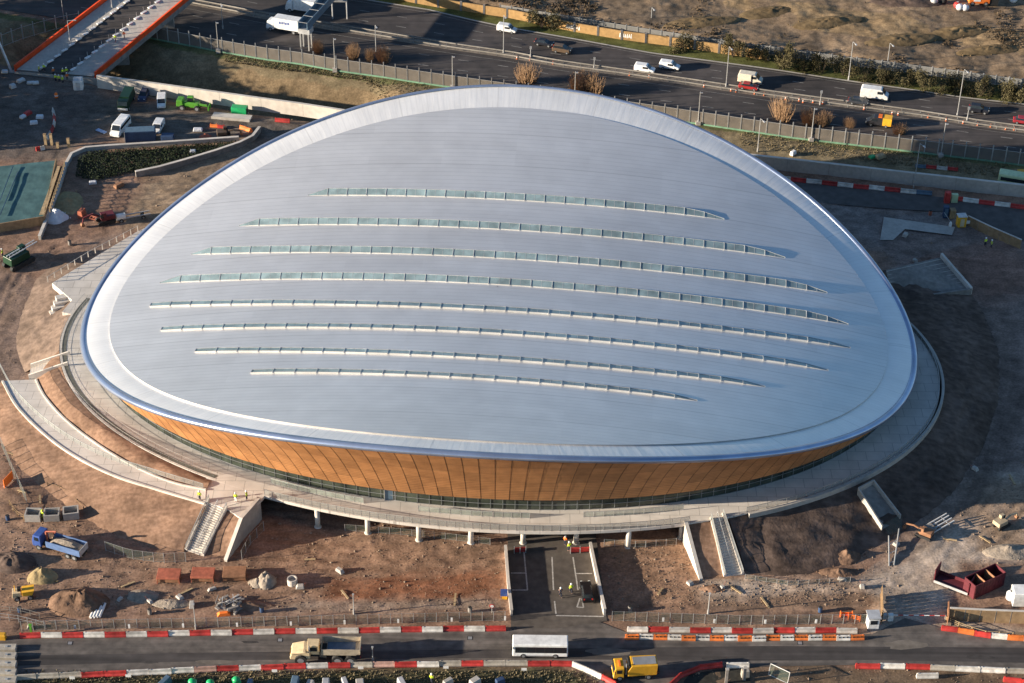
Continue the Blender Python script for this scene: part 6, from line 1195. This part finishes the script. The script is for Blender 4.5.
# green bins and clutter along the bottom edge
gb = None
for i, (x, y) in enumerate(((193, 689), (211, 690), (237, 687))):
    l = ['westernmost of three green dome topped toilets at the bottom edge', 'middle one of three green dome topped toilets at the bottom edge', 'easternmost of three green dome topped toilets, showing a white side'][i]
    if gb is None: gb = thing('portable_toilet', l, 'portable toilet', Gz(x, y), 0, 'green toilets at the bottom edge'); MB().box((0, 0, 0), (1.15, 1.15, 1.5)).build('cabin_body', M['emerald'], gb, bevel=.1); MB().lathe([(.62, 1.5), (.58, 1.75), (.35, 1.95), (.1, 2.0)], n=14).build('dome_roof', M['emerald'], gb, True); MB().box((.58, 0, .2), (.03, .8, 1.3)).build('door', M['whitepaint'], gb)
    else: dup(gb, Gz(x, y), .2 * i, l)
rd = random.Random(17)
for i in range(12):
    x = [165, 250, 295, 310, 326, 345, 360, 402, 448, 475, 500, 745][i]; y = 686 if i < 11 else 676
    t = vroot('material_bundle', f'{ordw(i)} bundle from the west among the clutter along the bottom edge' if i < 11 else 'white bundle beside the mesh frame at the dark pit', 'bundle', (x, y), rd.uniform(0, 2)); c = rd.choice(['tarp', 'lead', 'bluegrey', 'concrete', 'navy']) if i < 11 else 'dull'
    MB().box((0, 0, 0), (rd.uniform(1.2, 2.4), rd.uniform(.8, 1.3), rd.uniform(.7, 1.5)), 0, .9, .85).build('bundle_body', M[c], t, bevel=.1); MB().box((0, 0, -.1), (1.2, .9, .15)).build('pallet_base', M['wood'], t)
for i, (x, y) in enumerate(((73, 678.5), (129, 676.5), (275, 671.5), (361, 668.5), (446, 668), (524, 670))):
    t = vroot('barrier_sign', f'{ordw(i)} small white notice from the west on the bottom kerb barriers', 'notice', (x, y), 0, .1); MB().box((0, -.4, .3), (.8, .05, .5)).build('sign_plate', M['whitepaint'], t); MB().box((0, -.36, 0), (.1, .05, .5)).build('stand', M['galv'], t)
t = vroot('mesh_hurdle', 'leaning mesh frame beside the dark pit at the bottom', 'frame', (778, 679), -.6); k = MB(); k.path([(-1.6, 0, 0), (-1.6, .4, 1.9), (1.6, .4, 1.9), (1.6, 0, 0), (-1.6, 0, 0)], .07, 5); k.build('frame_tube', M['galv'], t); k = MB(); k.add([(-1.6, 0, 0), (1.6, 0, 0), (1.6, .4, 1.9), (-1.6, .4, 1.9)], [(0, 1, 2, 3)]); k.build('mesh_panel', M['sitemesh'], t)
pit = sheet('dark_pit_ground', [(676, 690), (690, 674), (724, 668), (748, 670), (752, 690)], .1, mat('pit_floor_soil', (.03, .028, .022), .95, 0, .5, 1.2))
for i, (x, y, h) in enumerate(((726, 683, 2.8), (744, 680, 2.5))):
    t = vroot('concrete_post', ['pale post on the west side in the dark pit', 'pale post on the east side in the dark pit'][i], 'post', (x, y), 0); MB().box((0, 0, 0), (.4, .35, h)).build('shaft', M['darkconc'], t); MB().box((0, 0, h), (.5, .45, .12)).build('cap', M['concrete'], t)
cb = None
for i in range(5):
    l = f'{ORD[i]} grey concrete block from the top in the column at the west road edge'
    if cb is None: cb = thing('concrete_block', l, 'block', G(7, 650, .05), .03, 'blocks at the west road edge'); MB().box((0, 0, 0), (2.9, 1.2, .75)).build('block_body', M['dull'], cb, bevel=.05); MB().box((0, 0, .75), (.4, .3, .1)).build('lifting_lug', M['galv'], cb)
    else: dup(cb, G(7, 650 + 8.2 * i, .05), random.uniform(-.05, .05), l)
t = vroot('yellow_box', 'small yellow grit box at the west end of the site fence', 'box', (2, 639), 0); MB().box((0, 0, 0), (1.3, .8, .9), tx=.95).build('bin_body', M['yellow'], t, bevel=.05); MB().box((0, 0, .9), (1.35, .85, .2), tx=.8, ty=.7).build('lid', M['yellow'], t)
gp = vroot('green_post', 'slim green post behind the first red barrier', 'post', (32, 636), 0); MB().box((0, 0, 0), (.3, .25, 2.2)).build('shaft', M['green'], gp); MB().box((0, 0, 2.2), (.5, .3, .2)).build('cap', M['green'], gp)
t = vroot('orange_screen', 'orange mesh panel leaning on the fence at the west edge', 'panel', (9, 484), 1.2); MB().box((0, 0, .1), (2.6, .1, 1.7)).build('panel_sheet', M['hiora'], t); [MB().box((s, .1, 0), (.12, .5, .3)).build('stand', M['galv'], t) for s in (-1, 1)]
t = vroot('site_cabinet', 'small blue cabinet with yellow base by the west underpass parapet', 'cabinet', (504, 598), 0); MB().box((0, 0, .7), (1.1, .8, .8)).build('cabinet_body', M['blue'], t); MB().box((.1, 0, 0), (.8, .7, .7)).build('base', M['yellow'], t)
t = vroot('warning_sign', 'red and white round road sign west of the underpass mouth', 'sign', (492, 613), 0); MB().tube((0, 0, 0), (0, 0, 1.5), .05, 5).build('post', M['galv'], t); MB().tube((0, -.06, 1.5), (0, -.12, 1.5), .42, 14).build('sign_plate', M['red'], t); MB().tube((0, -.12, 1.5), (0, -.14, 1.5), .28, 14).build('sign_centre', M['whitepaint'], t); 
for i, (x, y, s) in enumerate([(846, 617, 1), (854, 620, 1)]):
    t = vroot('plastic_barrier', ['orange plastic fence piece leaning west of the gatehouse', 'orange plastic fence piece lying nearer the gatehouse'][i], 'barrier', (x, y), -.3 * i); k = MB(); [k.box((0, 0, .2 + .3 * j), (2.0, .08, .18)) for j in range(3)]; k.build('rail', M['hiora'], t); [MB().box((s_, 0, 0), (.1, .5, 1.1)).build('foot', M['hiora'], t) for s_ in (-.9, .9)]
t = vroot('red_marker', 'orange barrel standing alone on the shaded access road', 'barrel', (56.5, 97.5), 0, .2); MB().lathe([(.38, 0), (.42, .4), (.36, .9), (.2, 1.15)], n=10).build('barrel_body', M['hiora'], t, True); MB().lathe([(.43, .45), (.41, .65)], n=10).build('reflective_sleeve', M['tarp'], t)
# ---------------------------------------------------------------- people
def skin(verts, edges, radii):
    me = bpy.data.meshes.new('s'); me.from_pydata(verts, edges, []); o = bpy.data.objects.new('s', me); col.objects.link(o); md = o.modifiers.new('k', 'SKIN'); md.use_smooth_shade = True
    for v, r in zip(me.skin_vertices[0].data, radii): v.radius = (r, r) if not hasattr(r, '__len__') else r
    me.skin_vertices[0].data[0].use_root = True; sb = o.modifiers.new('u', 'SUBSURF'); sb.levels = sb.render_levels = 1
    dg = bpy.context.evaluated_depsgraph_get(); dg.update(); m2 = bpy.data.meshes.new_from_object(o.evaluated_get(dg)); bpy.data.objects.remove(o); return m2
def figure(pose):
    st = .22 if pose == 'walk' else .04; arm = .25 if pose == 'walk' else .05
    V = [(0, 0, .95), (0, 0, 1.2), (.02, 0, 1.42), (.02, 0, 1.52), (.04, 0, 1.62), (.03, 0, 1.76)]; E = [(0, 1), (1, 2), (2, 3), (3, 4), (4, 5)]; Rr = [(.16, .12), (.15, .11), (.17, .11), .055, .095, .07]
    for s in (-1, 1):
        b = len(V); V += [(0, s * .1, .88), (s * st * .6 + .03, s * .11, .48), (s * st - .03, s * .11, .08), (s * st + .14, s * .12, .04)]; E += [(0, b), (b, b + 1), (b + 1, b + 2), (b + 2, b + 3)]; Rr += [.095, .065, .045, .04]
        b = len(V); V += [(.02, s * .2, 1.42), (-s * arm * .4, s * .26, 1.15), (-s * arm + .12, s * .24, .92), (-s * arm + .16, s * .23, .83), (-s * arm + .19, s * .20, .78)]; E += [(2, b), (b, b + 1), (b + 1, b + 2), (b + 2, b + 3), (b + 2, b + 4)]; Rr += [.065, .048, .036, .03, .016]
    body = skin(V, E, Rr); body.materials.append(M['skin'])
    LV = [V[0], V[0]]; legs = [(0, 0, 1.0), (0, 0, .9)]; LE = [(0, 1)]; LR = [(.185, .14), (.18, .14)]
    for s in (-1, 1): b = len(legs); legs += [(0, s * .1, .86), (s * st * .6 + .03, s * .11, .48), (s * st - .03, s * .11, .13)]; LE += [(1, b), (b, b + 1), (b + 1, b + 2)]; LR += [.115, .085, .07]
    tr = skin(legs, LE, LR)
    jk = [(0, 0, .93), (0, 0, 1.2), (.02, 0, 1.42), (.02, 0, 1.49)]; JE = [(0, 1), (1, 2), (2, 3)]; JR = [(.2, .155), (.185, .14), (.2, .135), (.1, .09)]
    for s in (-1, 1): b = len(jk); jk += [(.02, s * .21, 1.42), (-s * arm * .4, s * .27, 1.15), (-s * arm + .11, s * .245, .95)]; JE += [(2, b), (b, b + 1), (b + 1, b + 2)]; JR += [.085, .068, .055]
    ja = skin(jk, JE, JR); hm = MB().lathe([(.165, 1.68), (.15, 1.76), (.115, 1.84), (.05, 1.885)], (.03, 0, 0), 12).mesh('helmet', None, True); fc = MB(); fc.box((.115, 0, 1.615), (.05, .03, .05)); [fc.box((.117, s * .035, 1.66), (.02, .022, .016)) for s in (-1, 1)]; fc.box((.112, 0, 1.575), (.02, .06, .014)); return body, tr, ja, hm, fc.mesh('face', M['skin'])
FIG = {p: figure(p) for p in ('stand', 'walk')}; CM = {}
def person(label, p, head, jacket, hat='whitepaint', legs='trouser', pose='stand', group=None):
    t = thing('person', label, 'person', p, head, group); b, tr, ja, hm, fc = FIG[pose]; bo = link('body', b, t)
    for nm, me, m_ in (('trousers', tr, legs), ('jacket', ja, jacket), ('helmet', hm, hat)):
        k = (me.name, m_)
        if k not in CM: q = me.copy(); q.materials.clear(); q.materials.append(M[m_]); CM[k] = q
        link(nm, CM[k], t)
    link('face', fc, bo); t.scale = (1.08,) * 3; return t
gp_ = 'workers at the site end of the bridge'
for i, (x, y, j, l) in enumerate([(39.5, 73, 'hiyel', 'worker in yellow jacket, westernmost of the group below the bridge'), (44.5, 71.5, 'hiyel', 'worker in yellow jacket second from the west below the bridge'), (54, 75.5, 'hiora', 'worker in orange jacket at the west of the dense group'), (56, 82, 'hiyel', 'worker in yellow jacket at the front west of the dense group'), (59.5, 82.5, 'hiyel', 'worker in yellow jacket at the front centre of the dense group'), (63, 83.5, 'hiyel', 'worker in yellow jacket lowest in the dense group'), (67.5, 80.5, 'hiora', 'worker in orange jacket at the east of the dense group'), (63.5, 76, 'hiyel', 'worker in yellow jacket at the back of the dense group'), (67, 75, 'hiyel', 'worker in yellow jacket at the back east of the dense group')]):
    person(l, G(x, y, .62 if y < 79 else .25), random.uniform(0, 6), j, 'whitepaint', 'trouser', 'stand', gp_)
for l, st, j in (('worker in yellow jacket walking on the east bridge footway', (.75, .42), 'hiyel'), ('worker in orange jacket walking beside the yellow one on the bridge footway', (.8, .47), 'hiora')):
    person(l, brpt(*st) + Vector((0, 0, .12)), 1.0, j, 'whitepaint', 'trouser', 'walk')
ww = [('worker in yellow vest by the stair head, westernmost on the concourse', (200, 500), 4.2, 'hiyel', 'trouser'), ('worker in pale yellow coat standing on the landing above the stairs', (236, 502), 4.2, 'hiyel', 'whitepaint'), ('worker in dark clothes and yellow collar on the landing above the stairs', (247, 500), 4.2, 'hiyel', 'trouser')]
for l, p, z, j, k in ww: person(l, G(*p, z), random.uniform(0, 6), j, 'whitepaint', k)
person('walker in dark jacket on the underpass road', G(560.5, 597, .1), 1.6, 'trouser', 'whitepaint', 'trouser', 'walk')
person('walker in green yellow jacket beside the dark one on the underpass road', G(571, 593, .1), 1.7, 'hiyel', 'whitepaint', 'trouser', 'walk')
person('worker in yellow vest at the inner red panel of the underpass', G(569, 551, .1), 2, 'hiyel', 'whitepaint')
person('worker in orange vest at the mouth under the concourse edge', G(565, 545, .1), 1, 'hiora', 'whitepaint')
person('worker in yellow vest standing between the open concrete boxes', Gz(43.5, 519), 4, 'hiyel', 'hiyel', 'hiyel')
person('worker in yellow jacket at the bottom edge among the clutter', Gz(431.5, 683), 1, 'hiyel', 'whitepaint')
person('worker in yellow jacket near the shaded hoarding, west of the other one', Gz(985, 246), 2, 'hiyel', 'whitepaint')
person('worker in green yellow jacket crouching close to the shaded hoarding', Gz(991, 248), 3, 'hiyel', 'whitepaint')
person('worker in yellow jacket by the dark green rig', Gz(3, 257), 3, 'hiyel', 'whitepaint')
# ---------------------------------------------------------------- unseen trees, added west of the picture to shade the yard
TRM = leafcloud(2600, 5, 5, 9, .55, 77).mesh('crown', M['leaf']); TKM = MB().tube((0, 0, 0), (.2, .1, 8), .35, 8, .12).tube((0, 0, 3), (2, .6, 6.5), .16, 6, .05).tube((0, 0, 3.6), (-1.8, -.8, 7), .16, 6, .05).mesh('trunk', M['bark'])
for i, (x, y, s) in enumerate(SHADE_TREES):
    t = thing('tree', f'{ordw(i)} unseen shade tree from the north, added west of the yard', 'tree', (x, y, -.1), i * 1.3, 'unseen shade trees west of the yard'); t.scale = (s, s, s); link('crown', TRM, t).location = (0, 0, 1.5); link('trunk', TKM, t)
